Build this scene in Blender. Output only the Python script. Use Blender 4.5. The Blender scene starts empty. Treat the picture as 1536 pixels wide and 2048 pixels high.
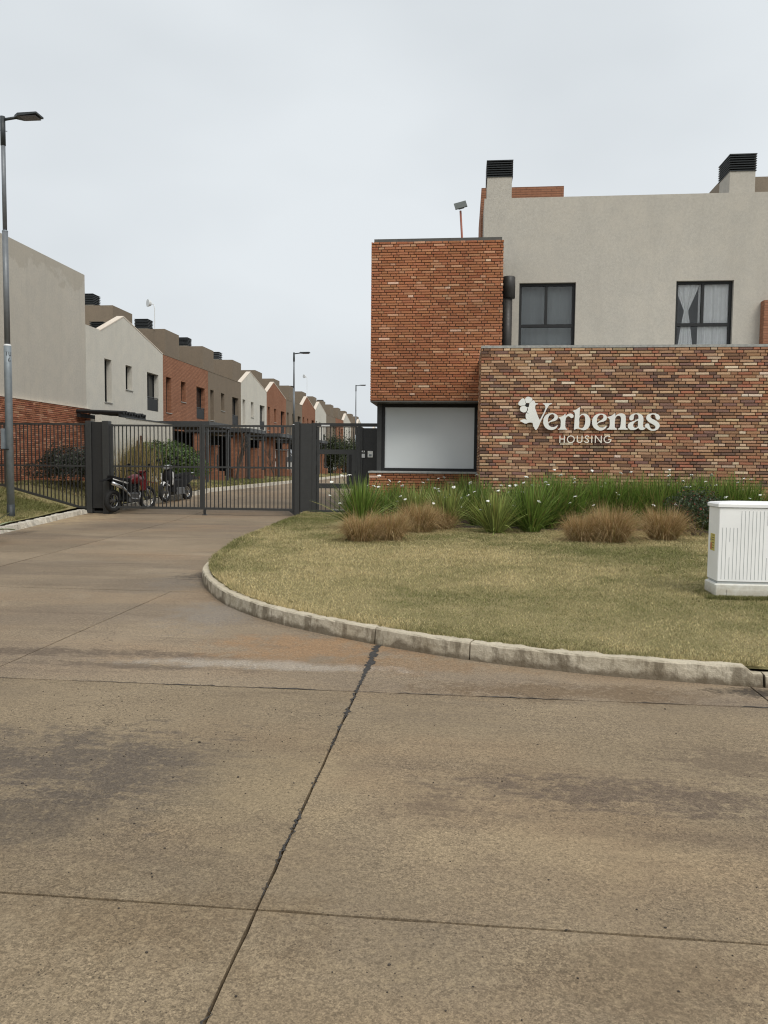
import bpy, bmesh, math, random
import numpy as np
from mathutils import Vector, Matrix
random.seed(7); RNG = np.random.default_rng(11)
R = math.radians
scene = bpy.context.scene
col = scene.collection

# ------------------------------------------------------------------ camera
F_PX, EYE = 1540.0, 1.45            # focal length in photo pixels, eye height in metres
PITCH = math.atan(97.5 / F_PX); ROLL = 0.0095; YAW = math.atan(154 / F_PX * math.cos(PITCH))
fw = np.array([-math.sin(YAW) * math.cos(PITCH), math.cos(YAW) * math.cos(PITCH), -math.sin(PITCH)])
r0 = np.array([math.cos(YAW), math.sin(YAW), 0.0]); u0 = np.cross(r0, fw)
rt = r0 * math.cos(ROLL) + u0 * math.sin(ROLL); up = -r0 * math.sin(ROLL) + u0 * math.cos(ROLL)
cam_d = bpy.data.cameras.new('camera'); cam = bpy.data.objects.new('camera', cam_d); col.objects.link(cam)
cam_d.sensor_fit = 'HORIZONTAL'; cam_d.sensor_width = 36; cam_d.lens = 36 * F_PX / 1536
cam_d.clip_start = 0.05; cam_d.clip_end = 3000
m = Matrix.Identity(4)
for i in range(3):
    m[i][0] = rt[i]; m[i][1] = up[i]; m[i][2] = -fw[i]
m[2][3] = EYE
cam.matrix_world = m; scene.camera = cam

def at(x, y, ax, v):
    """world point where the sight line of photo pixel (x, y) meets the plane ax = v"""
    d = fw + rt * (x - 768) / F_PX - up * (y - 1024) / F_PX
    i = 'XYZ'.index(ax); o = np.array([0, 0, EYE]); t = (v - o[i]) / d[i]
    return Vector((o + t * d).tolist())

# ------------------------------------------------------------------ sky and sun (overcast)
SUN_EL, SUN_AZ = R(50), R(141)      # azimuth clockwise from +Y
w = bpy.data.worlds.new('World'); scene.world = w; w.use_nodes = True
nt = w.node_tree; nt.nodes.clear()
N = nt.nodes.new; L = nt.links.new
out = N('ShaderNodeOutputWorld'); bg = N('ShaderNodeBackground'); bg.inputs[1].default_value = 0.1
sky = N('ShaderNodeTexSky'); sky.sky_type = 'NISHITA'; sky.sun_disc = False
sky.sun_elevation = SUN_EL; sky.sun_rotation = SUN_AZ; sky.air_density = 1.0; sky.dust_density = 4.0
hs = N('ShaderNodeHueSaturation'); hs.inputs['Saturation'].default_value = 0.55
L(sky.outputs[0], hs.inputs['Color'])
tc = N('ShaderNodeTexCoord'); mp = N('ShaderNodeMapping'); mp.inputs['Scale'].default_value = (1, 1, 2.2)
nz = N('ShaderNodeTexNoise'); nz.inputs['Scale'].default_value = 1.6; nz.inputs['Detail'].default_value = 4; nz.inputs['Roughness'].default_value = .45
L(tc.outputs['Generated'], mp.inputs[0]); L(mp.outputs[0], nz.inputs['Vector'])
cr = N('ShaderNodeValToRGB'); cr.color_ramp.elements[0].position = .34; cr.color_ramp.elements[1].position = .66
cr.color_ramp.elements[0].color = (5.55, 5.93, 6.22, 1); cr.color_ramp.elements[1].color = (6.95, 7.34, 7.6, 1)
L(nz.outputs[0], cr.inputs[0])
mx = N('ShaderNodeMix'); mx.data_type = 'RGBA'; mx.inputs[0].default_value = .08
L(cr.outputs[0], mx.inputs[6]); L(hs.outputs[0], mx.inputs[7])
L(mx.outputs[2], bg.inputs[0]); L(bg.outputs[0], out.inputs[0])
sd = bpy.data.lights.new('sun', 'SUN'); sd.energy = 1.5; sd.angle = R(28); sd.color = (1, .95, .87)
so = bpy.data.objects.new('sun', sd); col.objects.link(so)
sdir = Vector((math.sin(SUN_AZ) * math.cos(SUN_EL), math.cos(SUN_AZ) * math.cos(SUN_EL), math.sin(SUN_EL)))
so.rotation_euler = sdir.to_track_quat('Z', 'Y').to_euler(); so.location = sdir * 60
vs = scene.view_settings; vs.view_transform = 'Standard'; vs.look = 'None'; vs.gamma = 1; vs.exposure = 0.24
vs.use_curve_mapping = False
scene.cycles.use_denoising = True; scene.cycles.pixel_filter_type = 'BLACKMAN_HARRIS'; scene.cycles.filter_width = 1.15; scene.cycles.max_bounces = 6; scene.cycles.transparent_max_bounces = 10

# ------------------------------------------------------------------ material helpers
class NT:
    def __init__(s, name):
        s.m = bpy.data.materials.new(name); s.m.use_nodes = True; s.t = s.m.node_tree
        s.b = s.t.nodes['Principled BSDF']; s.out = s.t.nodes['Material Output']; s._pos = None
    def n(s, kind, **kw):
        nd = s.t.nodes.new('ShaderNode' + kind)
        for k, v in kw.items(): setattr(nd, k, v)
        return nd
    def l(s, a, b): s.t.links.new(a, b)
    def pos(s, scale=(1, 1, 1)):
        if s._pos is None: s._pos = s.n('NewGeometry').outputs['Position']
        if scale == (1, 1, 1): return s._pos
        mp = s.n('Mapping'); mp.inputs['Scale'].default_value = scale; s.l(s._pos, mp.inputs[0]); return mp.outputs[0]
    def noise(s, scale, detail=4, rough=.55, vec=None, dist=0):
        t = s.n('TexNoise'); t.inputs['Scale'].default_value = scale; t.inputs['Detail'].default_value = detail
        t.inputs['Roughness'].default_value = rough; t.inputs['Distortion'].default_value = dist
        s.l(vec or s.pos(), t.inputs['Vector']); return t.outputs[0]
    def ramp(s, fac, a, b, va=0.0, vb=1.0):
        r = s.n('MapRange'); r.inputs[1].default_value = a; r.inputs[2].default_value = b
        r.inputs[3].default_value = va; r.inputs[4].default_value = vb; s.l(fac, r.inputs[0]); return r.outputs[0]
    def mix(s, fac, a, b, mode='MIX'):
        x = s.n('Mix', data_type='RGBA', blend_type=mode)
        for v, i in ((fac, 0), (a, 6), (b, 7)):
            if isinstance(v, (int, float)): x.inputs[i].default_value = v
            elif isinstance(v, tuple): x.inputs[i].default_value = v if len(v) == 4 else (*v, 1)
            else: s.l(v, x.inputs[i])
        return x.outputs[2]
    def math(s, op, a, b=None):
        x = s.n('Math', operation=op)
        for v, i in ((a, 0), (b, 1)):
            if v is None: continue
            if isinstance(v, (int, float)): x.inputs[i].default_value = v
            else: s.l(v, x.inputs[i])
        return x.outputs[0]
    def bump(s, h, dist=.01, strength=1.0):
        b = s.n('Bump'); b.inputs['Strength'].default_value = strength; b.inputs['Distance'].default_value = dist
        s.l(h, b.inputs['Height']); s.l(b.outputs[0], s.b.inputs['Normal'])
    def set(s, color=None, rough=None, metal=None, spec=None):
        for k, v in (('Base Color', color), ('Roughness', rough), ('Metallic', metal), ('Specular IOR Level', spec)):
            if v is None: continue
            i = s.b.inputs[k]
            if isinstance(v, tuple): i.default_value = v if len(v) == 4 else (*v, 1)
            elif isinstance(v, (int, float)): i.default_value = v
            else: s.l(v, i)
        return s.m

M = {}
def plain(name, c, rough=.6, var=.12, scale=6.0, metal=0, bump=0.0, bscale=60, spec=.5):
    t = NT(name); n = t.noise(scale, 5)
    d = tuple(x * (1 - var) for x in c); h = tuple(min(1, x * (1 + var)) for x in c)
    cc = t.mix(t.ramp(n, .3, .7), d, h)
    if bump: t.bump(t.noise(bscale, 3), bump)
    rn = t.ramp(t.noise(scale * 2.3, 3), .3, .7, max(0, rough - .08), min(1, rough + .08))
    M[name] = t.set(cc, rn, metal, spec); return M[name]

def stucco(name, c, top=None, grain=110):
    t = NT(name)
    big = t.ramp(t.noise(.7, 5, .6, t.pos((1, 1, .45))), .3, .7)
    cc = t.mix(big, tuple(x * .93 for x in c), tuple(x * 1.05 for x in c))
    mid = t.ramp(t.noise(16, 5, .75), .38, .62)
    cc = t.mix(t.math('MULTIPLY', mid, .75), cc, tuple(x * .80 for x in c))
    pt = t.ramp(t.noise(2.4, 5, .6), .42, .66)
    cc = t.mix(t.math('MULTIPLY', pt, .3), cc, tuple(x * y for x, y in zip(c, (1.16, 1.12, 1.07))))
    sp = t.ramp(t.noise(grain, 2, .7), .35, .7)
    cc = t.mix(t.math('MULTIPLY', sp, .35), cc, tuple(x * 1.14 for x in c))
    st = t.noise(3.0, 5, .65, t.pos((1, 1, .12)))
    cc = t.mix(t.math('MULTIPLY', t.ramp(st, .52, .75), .25), cc, tuple(x * .7 for x in c))
    if top is not None:                       # damp stain creeping down from the parapet
        sep = t.n('SeparateXYZ'); t.l(t.pos(), sep.inputs[0])
        edge = t.noise(1.3, 6, .62)
        v = t.math('ADD', sep.outputs[2], t.ramp(edge, .25, .75, -.62, .55))
        cc = t.mix(t.math('MULTIPLY', t.ramp(v, top - .56, top - .40), .42), cc, tuple(x * y for x, y in zip(c, (.72, .69, .64))))
    t.bump(t.noise(70, 3, .7), .012, .8)
    M[name] = t.set(cc, .93, 0, .2); return M[name]

def colattr(name, rough=.6, noise=.15, scale=40, spec=.4, trans=0.0, bump=0, objcol=True):
    t = NT(name); a = t.n('VertexColor', layer_name='Col')
    c = a.outputs[0]
    if objcol:
        oi = t.n('ObjectInfo'); c = t.mix(1.0, c, oi.outputs['Color'], 'MULTIPLY')
    nf = t.ramp(t.noise(scale, 5, .65), .3, .7, 1 - noise, 1 + noise)
    g = t.n('CombineColor'); [t.l(nf, g.inputs[i]) for i in range(3)]
    c = t.mix(1.0, c, g.outputs[0], 'MULTIPLY')
    if bump: t.bump(t.noise(scale * 1.5, 3, .7), bump)
    t.set(c, rough, 0, spec)
    if trans:
        tr = t.n('BsdfTranslucent'); t.l(c, tr.inputs[0]); ms = t.n('MixShader'); ms.inputs[0].default_value = trans
        t.l(t.b.outputs[0], ms.inputs[1]); t.l(tr.outputs[0], ms.inputs[2]); t.l(ms.outputs[0], t.out.inputs[0])
    M[name] = t.m; return t.m

def brickmat(name, c1, c2, mortar):
    """far brickwork on walls that face the street: courses along world Y"""
    t = NT(name); sep = t.n('SeparateXYZ'); t.l(t.pos(), sep.inputs[0]); cb = t.n('CombineXYZ')
    t.l(t.math('ADD', sep.outputs[1], sep.outputs[0]), cb.inputs[0]); t.l(sep.outputs[2], cb.inputs[1])
    b = t.n('TexBrick'); b.offset = .5; b.inputs['Scale'].default_value = 1
    b.inputs['Brick Width'].default_value = .27; b.inputs['Row Height'].default_value = .062; b.inputs['Mortar Size'].default_value = .006
    b.inputs['Mortar Smooth'].default_value = .2; b.inputs['Bias'].default_value = 0
    b.inputs['Color1'].default_value = (*c1, 1); b.inputs['Color2'].default_value = (*c2, 1); b.inputs['Mortar'].default_value = (*mortar, 1)
    t.l(cb.outputs[0], b.inputs['Vector'])
    n = t.ramp(t.noise(9, 4, .7), .3, .7)
    c = t.mix(t.math('MULTIPLY', n, .5), b.outputs[0], tuple(x * 1.35 for x in c1))
    c = t.mix(t.math('MULTIPLY', t.ramp(t.noise(.9, 4), .35, .65), .3), c, tuple(x * .7 for x in c2))
    inv = t.math('SUBTRACT', 1, b.outputs[1]); t.bump(inv, .012)
    M[name] = t.set(c, .9, 0, .2); return M[name]

stucco('stucco', (.545, .512, .45)); stucco('stucco_left', (.55, .515, .45), top=7.81); stucco('stucco_white', (.66, .635, .565), top=7.3)
stucco('stucco_brown', (.235, .19, .143)); stucco('stucco_taupe', (.29, .24, .185))
brickmat('brick_far', (.38, .182, .108), (.29, .13, .077), (.16, .10, .072))
colattr('brick', .9, .22, 45, .2, 0, .006)
plain('mortar', (.06, .04, .03), .95, .2, 30)
plain('gate_metal', (.042, .043, .042), .48, .1, 12)
plain('gate_metal_dark', (.026, .026, .026), .5, .1, 12)
plain('frame_black', (.008, .009, .010), .6, .1, 20)
plain('louvre_metal', (.03, .034, .036), .45, .1, 15)
plain('trim_metal', (.085, .082, .072), .5, .15, 8)
plain('coping_cream', (.72, .63, .53), .85, .06, 9)
plain('concrete_cap', (.36, .36, .34), .85, .2, 14, bump=.004)
plain('galvanised', (.25, .285, .31), .55, .1, 9, metal=.3)
plain('pole_upper_shade', (.19, .205, .22), .45, .1, 9, metal=.2)  # same steel pole higher up, its duller light put into the colour
plain('pole_dark', (.035, .042, .045), .5, .1, 9)
plain('lamp_lens', (.05, .04, .035), .3, .3, 30)
plain('white_metal', (.75, .76, .76), .45, .05, 9)
plain('sign_face', (.86, .86, .82), .55, .05, 3)
plain('sign_cream', (.90, .85, .75), .5, .04, 5)
plain('ink_black', (.008, .008, .008), .6, .1, 9)
plain('cabinet_white', (.93, .935, .93), .5, .04, 4)
t = NT('cabinet_base'); sep = t.n('SeparateXYZ'); t.l(t.pos(), sep.inputs[0])
cc = t.mix(t.ramp(t.noise(7, 5, .6), .3, .7), (.78, .78, .73), (.70, .69, .62)); sp_ = t.math('ADD', sep.outputs[2], t.ramp(t.noise(14, 5, .7), .25, .75, -.09, .09))
cc = t.mix(t.math('MULTIPLY', t.ramp(sp_, .30, .16), .55), cc, (.36, .29, .18)); M['cabinet_base'] = t.set(cc, .7, 0, .3)
plain('cabinet_groove_shade', (.42, .44, .44), .7, .05, 8)  # grey stands in for the shade inside the cabinet's grooves and gap
plain('sticker_yellow', (.62, .52, .16), .5, .15, 40)
plain('sticker_red', (.45, .08, .05), .5, .1, 40)
plain('flue_metal', (.04, .037, .034), .5, .15, 9)
plain('orange_paint', (.42, .15, .10), .5, .1, 9)
plain('panel_grey', (.10, .11, .10), .4, .1, 9)
plain('rubber', (.014, .014, .014), .85, .2, 30)
plain('chrome', (.55, .56, .57), .25, .05, 20, metal=.9)
plain('alloy', (.16, .16, .16), .4, .15, 30, metal=.6)
plain('plastic_black', (.010, .010, .011), .65, .1, 20, spec=.25)
plain('paint_red', (.15, .012, .015), .25, .08, 10)
plain('paint_white', (.75, .75, .74), .3, .05, 10)
plain('seat_vinyl', (.014, .014, .015), .75, .15, 30, spec=.2)
plain('light_lens', (.55, .57, .58), .15, .05, 20)
plain('tar', (.045, .041, .038), .9, .35, 25, bump=.006); plain('grit', (.055, .045, .036), .9, .5, 40)
plain('bark', (.09, .075, .06), .9, .3, 25, bump=.01)
plain('bark_pale', (.15, .13, .11), .9, .3, 25)
plain('stalk_brown', (.10, .055, .04), .9, .3, 25)
plain('soil', (.055, .042, .03), .95, .3, 10, bump=.02, bscale=30)
plain('petal_white', (.85, .85, .80), .6, .03, 10)
plain('petal_yellow', (.7, .5, .1), .6, .03, 10)
plain('interior_shade', (.03, .03, .032), .9, .2, 2)  # near-black carries the shade of rooms, porches and carport undersides
plain('curtain', (.98, .98, .97), .9, .04, 12)
plain('blind_grey', (.6, .62, .62), .8, .05, 9)
plain('carport_metal', (.05, .053, .055), .5, .1, 4)
plain('door_panel', (.30, .27, .22), .6, .1, 5)
plain('pale_concrete', (.50, .485, .45), .85, .18, 3)
colattr('grass', .7, .12, 6, .25, .25); colattr('leaf', .45, .12, 12, .45, .22); colattr('dry_leaf', .8, .15, 20, .2, .2)

t = NT('glass'); fr = t.n('Fresnel'); fr.inputs[0].default_value = 1.5
tb = t.n('BsdfTransparent'); tb.inputs[0].default_value = (.995, 1, 1, 1); gl = t.n('BsdfGlossy'); gl.inputs['Roughness'].default_value = .02
ms = t.n('MixShader'); t.l(fr.outputs[0], ms.inputs[0]); t.l(tb.outputs[0], ms.inputs[1]); t.l(gl.outputs[0], ms.inputs[2]); t.l(ms.outputs[0], t.out.inputs[0]); M['glass'] = t.m
t = NT('glass_dark'); M['glass_dark'] = t.set((.018, .022, .024), .06, 0, .8)
t = NT('film_white'); nb = t.ramp(t.noise(.9, 3), .3, .7)
M['film_white'] = t.set(t.mix(nb, (.64, .68, .69), (.70, .735, .74)), .16, 0, .7)

def concrete(name):
    t = NT(name); sep = t.n('SeparateXYZ'); t.l(t.pos(), sep.inputs[0]); PX, PY = sep.outputs[0], sep.outputs[1]
    base = t.mix(t.ramp(t.noise(.6, 6, .62), .32, .68), (.215, .172, .122), (.32, .262, .188))
    warm = t.ramp(t.noise(.38, 4, .55, t.pos((.7, 1.3, 1))), .48, .70)
    base = t.mix(t.math('MULTIPLY', warm, .6), base, (.335, .232, .145))
    grey = t.ramp(t.noise(.42, 6, .66, t.pos((.5, 1.4, 1)), .5), .50, .60)
    base = t.mix(t.math('MULTIPLY', grey, .55), base, (.18, .148, .116))
    tyre = t.ramp(t.noise(1.1, 6, .66, t.pos((.2, 2.4, 1)), .5), .55, .68)
    base = t.mix(t.math('MULTIPLY', tyre, .5), base, (.13, .10, .078))
    pale = t.ramp(t.noise(.7, 6, .65, t.pos((.6, 1.2, 1)), .3), .56, .74)
    base = t.mix(t.math('MULTIPLY', pale, .5), base, (.40, .345, .265))
    wob = t.noise(3.0, 9, .8); wob2 = t.noise(8, 8, .8, t.pos((.4, 1.8, 1)))
    rough = .9
    def stain(px, py, rx, ry, c, k, gloss=None, streak=False):
        nonlocal base, rough
        p = at(px, py, 'Z', 0); a = t.math('DIVIDE', t.math('SUBTRACT', PX, p.x), rx); b = t.math('DIVIDE', t.math('SUBTRACT', PY, p.y), ry)
        d = t.math('SQRT', t.math('ADD', t.math('MULTIPLY', a, a), t.math('MULTIPLY', b, b)))
        d = t.math('ADD', d, t.ramp(wob, .3, .7, -.8, .8))
        if streak: d = t.math('ADD', d, t.ramp(wob2, .35, .65, -.45, .6))
        mk = t.math('MULTIPLY', t.ramp(d, 1.0, .35), k); base = t.mix(mk, base, c)
        if gloss: rough = t.ramp(mk, 0, k, rough if isinstance(rough, float) else .9, gloss)
    stain(150, 1530, 1.0, .62, (.12, .102, .09), .85, streak=True); stain(60, 1640, .5, .3, (.12, .10, .082), .6)
    stain(1280, 1590, 1.1, .22, (.135, .105, .085), .85, streak=True); stain(880, 1620, .42, .16, (.15, .115, .088), .65, streak=True); stain(1480, 1530, .5, .3, (.14, .108, .082), .6, streak=True)
    stain(1130, 1700, .7, .2, (.42, .34, .23), .4); stain(560, 1560, .5, .6, (.40, .325, .215), .45); stain(300, 1850, .6, .3, (.17, .125, .078), .5); stain(1300, 1960, .6, .2, (.17, .128, .085), .5)
    stain(150, 1305, 1.7, .16, (.11, .085, .066), .75, streak=True); stain(260, 1330, 1.2, .10, (.10, .08, .064), .6, streak=True)
    stain(620, 1295, .95, .5, (.33, .205, .108), .75, .55); stain(800, 1330, .9, .3, (.25, .165, .092), .6, .5); stain(1150, 1385, 1.2, .22, (.15, .105, .062), .75, .45)
    stain(445, 1225, .55, .9, (.25, .228, .20), .7, .38); stain(350, 1165, .45, .8, (.20, .178, .152), .6, streak=True); stain(520, 1330, 1.2, .14, (.40, .37, .325), .7)
    stain(400, 1150, .28, .55, (.07, .058, .048), .8, streak=True); stain(560, 1100, .3, 2.2, (.24, .225, .205), .6)
    stain(120, 1040, 1.1, 3.2, (.46, .365, .235), .8, streak=True); stain(40, 1065, .35, .5, (.10, .075, .055), .8, .3); stain(1505, 1385, .3, .12, (.04, .033, .026), .9)
    # grain: sand, aggregate, pits
    gm = t.ramp(t.noise(1.3, 5, .65), .35, .65, .35, 1.0)
    for sc, k in ((260, .34), (130, .32)):
        v = t.n('TexVoronoi'); v.inputs['Scale'].default_value = sc; t.l(t.pos(), v.inputs['Vector']); hs = t.n('SeparateColor'); t.l(v.outputs['Color'], hs.inputs[0])
        f = t.ramp(hs.outputs[0], 0, 1, 1 - k, 1 + k); g = t.n('CombineColor'); [t.l(f, g.inputs[q]) for q in range(3)]; base = t.mix(gm, base, g.outputs[0], 'MULTIPLY')
    sp2 = t.ramp(t.noise(55, 4, .85), .50, .62); base = t.mix(t.math('MULTIPLY', sp2, .5), base, (.09, .07, .05))
    sp3 = t.ramp(t.noise(24, 5, .8), .52, .66); base = t.mix(t.math('MULTIPLY', sp3, .35), base, (.42, .34, .23))
    vo = t.n('TexVoronoi'); vo.inputs['Scale'].default_value = 38; t.l(t.pos(), vo.inputs['Vector'])
    pit = t.math('MULTIPLY', t.ramp(vo.outputs['Distance'], .14, .09), t.ramp(t.noise(1.7, 4), .47, .56))
    base = t.mix(t.math('MULTIPLY', pit, .85), base, (.045, .037, .03))
    cw = t.n('TexVoronoi'); cw.feature = 'DISTANCE_TO_EDGE'; cw.inputs['Scale'].default_value = 1.5
    wv = t.n('VectorMath'); wv.operation = 'ADD'; nzv = t.n('TexNoise'); nzv.inputs['Scale'].default_value = 3; nzv.inputs['Detail'].default_value = 5; t.l(t.pos(), nzv.inputs['Vector'])
    t.l(t.pos(), wv.inputs[0]); t.l(nzv.outputs['Color'], wv.inputs[1]); t.l(wv.outputs[0], cw.inputs['Vector'])
    crk = t.math('MULTIPLY', t.ramp(cw.outputs['Distance'], .007, .002), t.ramp(t.noise(.6, 3), .56, .62))
    base = t.mix(t.math('MULTIPLY', crk, .7), base, (.07, .055, .042))
    oi = t.n('ObjectInfo'); v = t.ramp(oi.outputs['Random'], 0, 1, .90, 1.07)
    g = t.n('CombineColor'); [t.l(v, g.inputs[i]) for i in range(3)]; base = t.mix(1.0, base, g.outputs[0], 'MULTIPLY')
    old = t.ramp(PY, 4.76, 4.78); base = t.mix(1.0, base, t.mix(old, (.985, .93, .835), (1.0, .95, .90)), 'MULTIPLY')
    t.bump(t.noise(160, 2, .6), .0022, .6)
    M[name] = t.set(base, rough, 0, .35)
concrete('road_concrete')

t = NT('kerb_concrete')
sep = t.n('SeparateXYZ'); t.l(t.pos(), sep.inputs[0])
c = t.mix(t.ramp(t.noise(3.0, 6, .65), .3, .7), (.38, .325, .235), (.62, .555, .44))
c = t.mix(t.math('MULTIPLY', t.ramp(t.noise(7, 5, .7, t.pos((1, 1, .3))), .48, .60), .75), c, (.15, .12, .08))
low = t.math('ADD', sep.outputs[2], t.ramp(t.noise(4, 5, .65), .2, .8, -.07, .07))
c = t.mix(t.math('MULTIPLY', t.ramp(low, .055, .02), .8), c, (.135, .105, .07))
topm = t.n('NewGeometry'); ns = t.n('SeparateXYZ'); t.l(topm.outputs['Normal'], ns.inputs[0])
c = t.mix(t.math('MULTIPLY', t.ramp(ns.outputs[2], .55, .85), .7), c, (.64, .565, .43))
c = t.mix(t.math('MULTIPLY', t.ramp(t.noise(60, 3, .7), .45, .7), .3), c, (.2, .17, .12))
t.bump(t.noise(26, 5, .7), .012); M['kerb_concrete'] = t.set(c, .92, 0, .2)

plain('kerb_pale', (.56, .52, .44), .9, .3, 5, bump=.015, bscale=18)
t = NT('turf')
c = t.mix(t.ramp(t.noise(.9, 5, .6), .35, .65), (.27, .245, .11), (.42, .35, .185))
c = t.mix(t.math('MULTIPLY', t.ramp(t.noise(45, 4, .7), .4, .65), .6), c, (.11, .105, .045))
t.bump(t.noise(60, 4, .7), .02); M['turf'] = t.set(c, .95, 0, .1)
t = NT('field'); c = t.mix(t.ramp(t.noise(.08, 5, .6), .35, .65), (.12, .115, .06), (.2, .17, .10)); M['field'] = t.set(c, .95, 0, .1)

# ------------------------------------------------------------------ mesh helpers
BASE = {}
def link(name, me, mat=None, parent=None):
    o = bpy.data.objects.new(name, me); col.objects.link(o)
    if mat is not None and me is not None and not me.materials: me.materials.append(M[mat] if isinstance(mat, str) else mat)
    if parent is not None: o.parent = parent; BASE[o.name] = BASE.get(parent.name, Vector())
    return o
def props(o, label=None, cat=None, group=None, kind=None):
    for k, v in (('label', label), ('category', cat), ('group', group), ('kind', kind)):
        if v: o[k] = v
    return o
def thing(name, label, cat, loc=(0, 0, 0), rz=0, group=None, local=False):
    o = bpy.data.objects.new(name, None); col.objects.link(o); o.empty_display_size = .2
    o.location = loc; o.rotation_euler = (0, 0, rz)
    BASE[o.name] = Vector((0, 0, 0)) if local else Vector(loc)
    return props(o, label, cat, group)

class MB:
    def __init__(s): s.v = []; s.f = []; s.sm = False
    def quad(s, a, b, c, d):
        i = len(s.v); s.v += [a, b, c, d]; s.f.append((i, i + 1, i + 2, i + 3)); return s
    def box(s, x0, x1, y0, y1, z0, z1):
        i = len(s.v)
        s.v += [(x0, y0, z0), (x1, y0, z0), (x1, y1, z0), (x0, y1, z0), (x0, y0, z1), (x1, y0, z1), (x1, y1, z1), (x0, y1, z1)]
        s.f += [tuple(i + k for k in q) for q in ((0, 3, 2, 1), (4, 5, 6, 7), (0, 1, 5, 4), (1, 2, 6, 5), (2, 3, 7, 6), (3, 0, 4, 7))]; return s
    def cbox(s, x0, x1, y0, y1, z0, z1, b=.01):
        """box with chamfered vertical and top edges"""
        p = lambda d: [(x0 + d + b, y0 + d), (x1 - d - b, y0 + d), (x1 - d, y0 + d + b), (x1 - d, y1 - d - b), (x1 - d - b, y1 - d), (x0 + d + b, y1 - d), (x0 + d, y1 - d - b), (x0 + d, y0 + d + b)]
        return s.loft([[(x, y, z0) for x, y in p(0)], [(x, y, z1 - b) for x, y in p(0)], [(x, y, z1) for x, y in p(b)]])
    def loft(s, rings, caps=True, closed=True):
        i = len(s.v); n = len(rings[0])
        for r in rings: s.v += [tuple(p) for p in r]
        for k in range(len(rings) - 1):
            for j in range(n if closed else n - 1):
                a = i + k * n + j; b = i + k * n + (j + 1) % n
                s.f.append((a, b, b + n, a + n))
        if caps:
            s.f.append(tuple(i + j for j in range(n))[::-1]); s.f.append(tuple(i + (len(rings) - 1) * n + j for j in range(n)))
        return s
    def tube(s, pts, r, n=8, caps=True):
        pts = [Vector(p) for p in pts]; rs = r if isinstance(r, (list, tuple)) else [r] * len(pts); rings = []
        a = None
        for k, p in enumerate(pts):
            d = (pts[min(k + 1, len(pts) - 1)] - pts[max(k - 1, 0)]).normalized()
            if a is None: a = d.orthogonal().normalized()
            else: a = (a - d * a.dot(d)).normalized()
            b = d.cross(a)
            rings.append([p + (a * math.cos(q) + b * math.sin(q)) * rs[k] for q in [2 * math.pi * j / n for j in range(n)]])
        return s.loft(rings, caps)
    def prism(s, poly, axis, d0, d1):
        """poly in the two axes other than axis (in xyz order)"""
        def P(a, b, d): return {'X': (d, a, b), 'Y': (a, d, b), 'Z': (a, b, d)}[axis]
        return s.loft([[P(a, b, d0) for a, b in poly], [P(a, b, d1) for a, b in poly]])
    def torus(s, c, ax, Rr, r, n=28, k=8, flat=1.0):
        ax = Vector(ax).normalized(); u = ax.orthogonal().normalized(); v = ax.cross(u); c = Vector(c); rings = []
        for i in range(n + 1):
            q = 2 * math.pi * i / n; d = u * math.cos(q) + v * math.sin(q)
            rings.append([c + d * (Rr + r * math.cos(2 * math.pi * j / k)) + ax * r * flat * math.sin(2 * math.pi * j / k) for j in range(k)])
        return s.loft(rings, False)
    def ball(s, c, rx, ry, rz, n=12, k=8):
        c = Vector(c); rings = []
        for i in range(k + 1):
            ph = math.pi * i / k; sr = max(math.sin(ph), .02)
            rings.append([(c.x + rx * sr * math.cos(2 * math.pi * j / n), c.y + ry * sr * math.sin(2 * math.pi * j / n), c.z - rz * math.cos(ph)) for j in range(n)])
        return s.loft(rings)
    def rot(s, M4):
        s.v = [tuple(M4 @ Vector(p)) for p in s.v]; return s
    def mesh(s, name, off=(0, 0, 0)):
        me = bpy.data.meshes.new(name); o = Vector(off)
        me.from_pydata([tuple(Vector(p) - o) for p in s.v], [], s.f); me.validate()
        bm = bmesh.new(); bm.from_mesh(me); bmesh.ops.recalc_face_normals(bm, faces=bm.faces)
        bm.to_mesh(me); bm.free()
        if s.sm: me.shade_smooth()
        return me
    def smooth(s): s.sm = True; return s
    def build(s, name, mat, parent=None, **kw):
        me = s.mesh(name, BASE.get(parent.name, Vector()) if parent is not None else (0, 0, 0))
        o = link(name, me, mat, parent); props(o, **kw); return o

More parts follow.
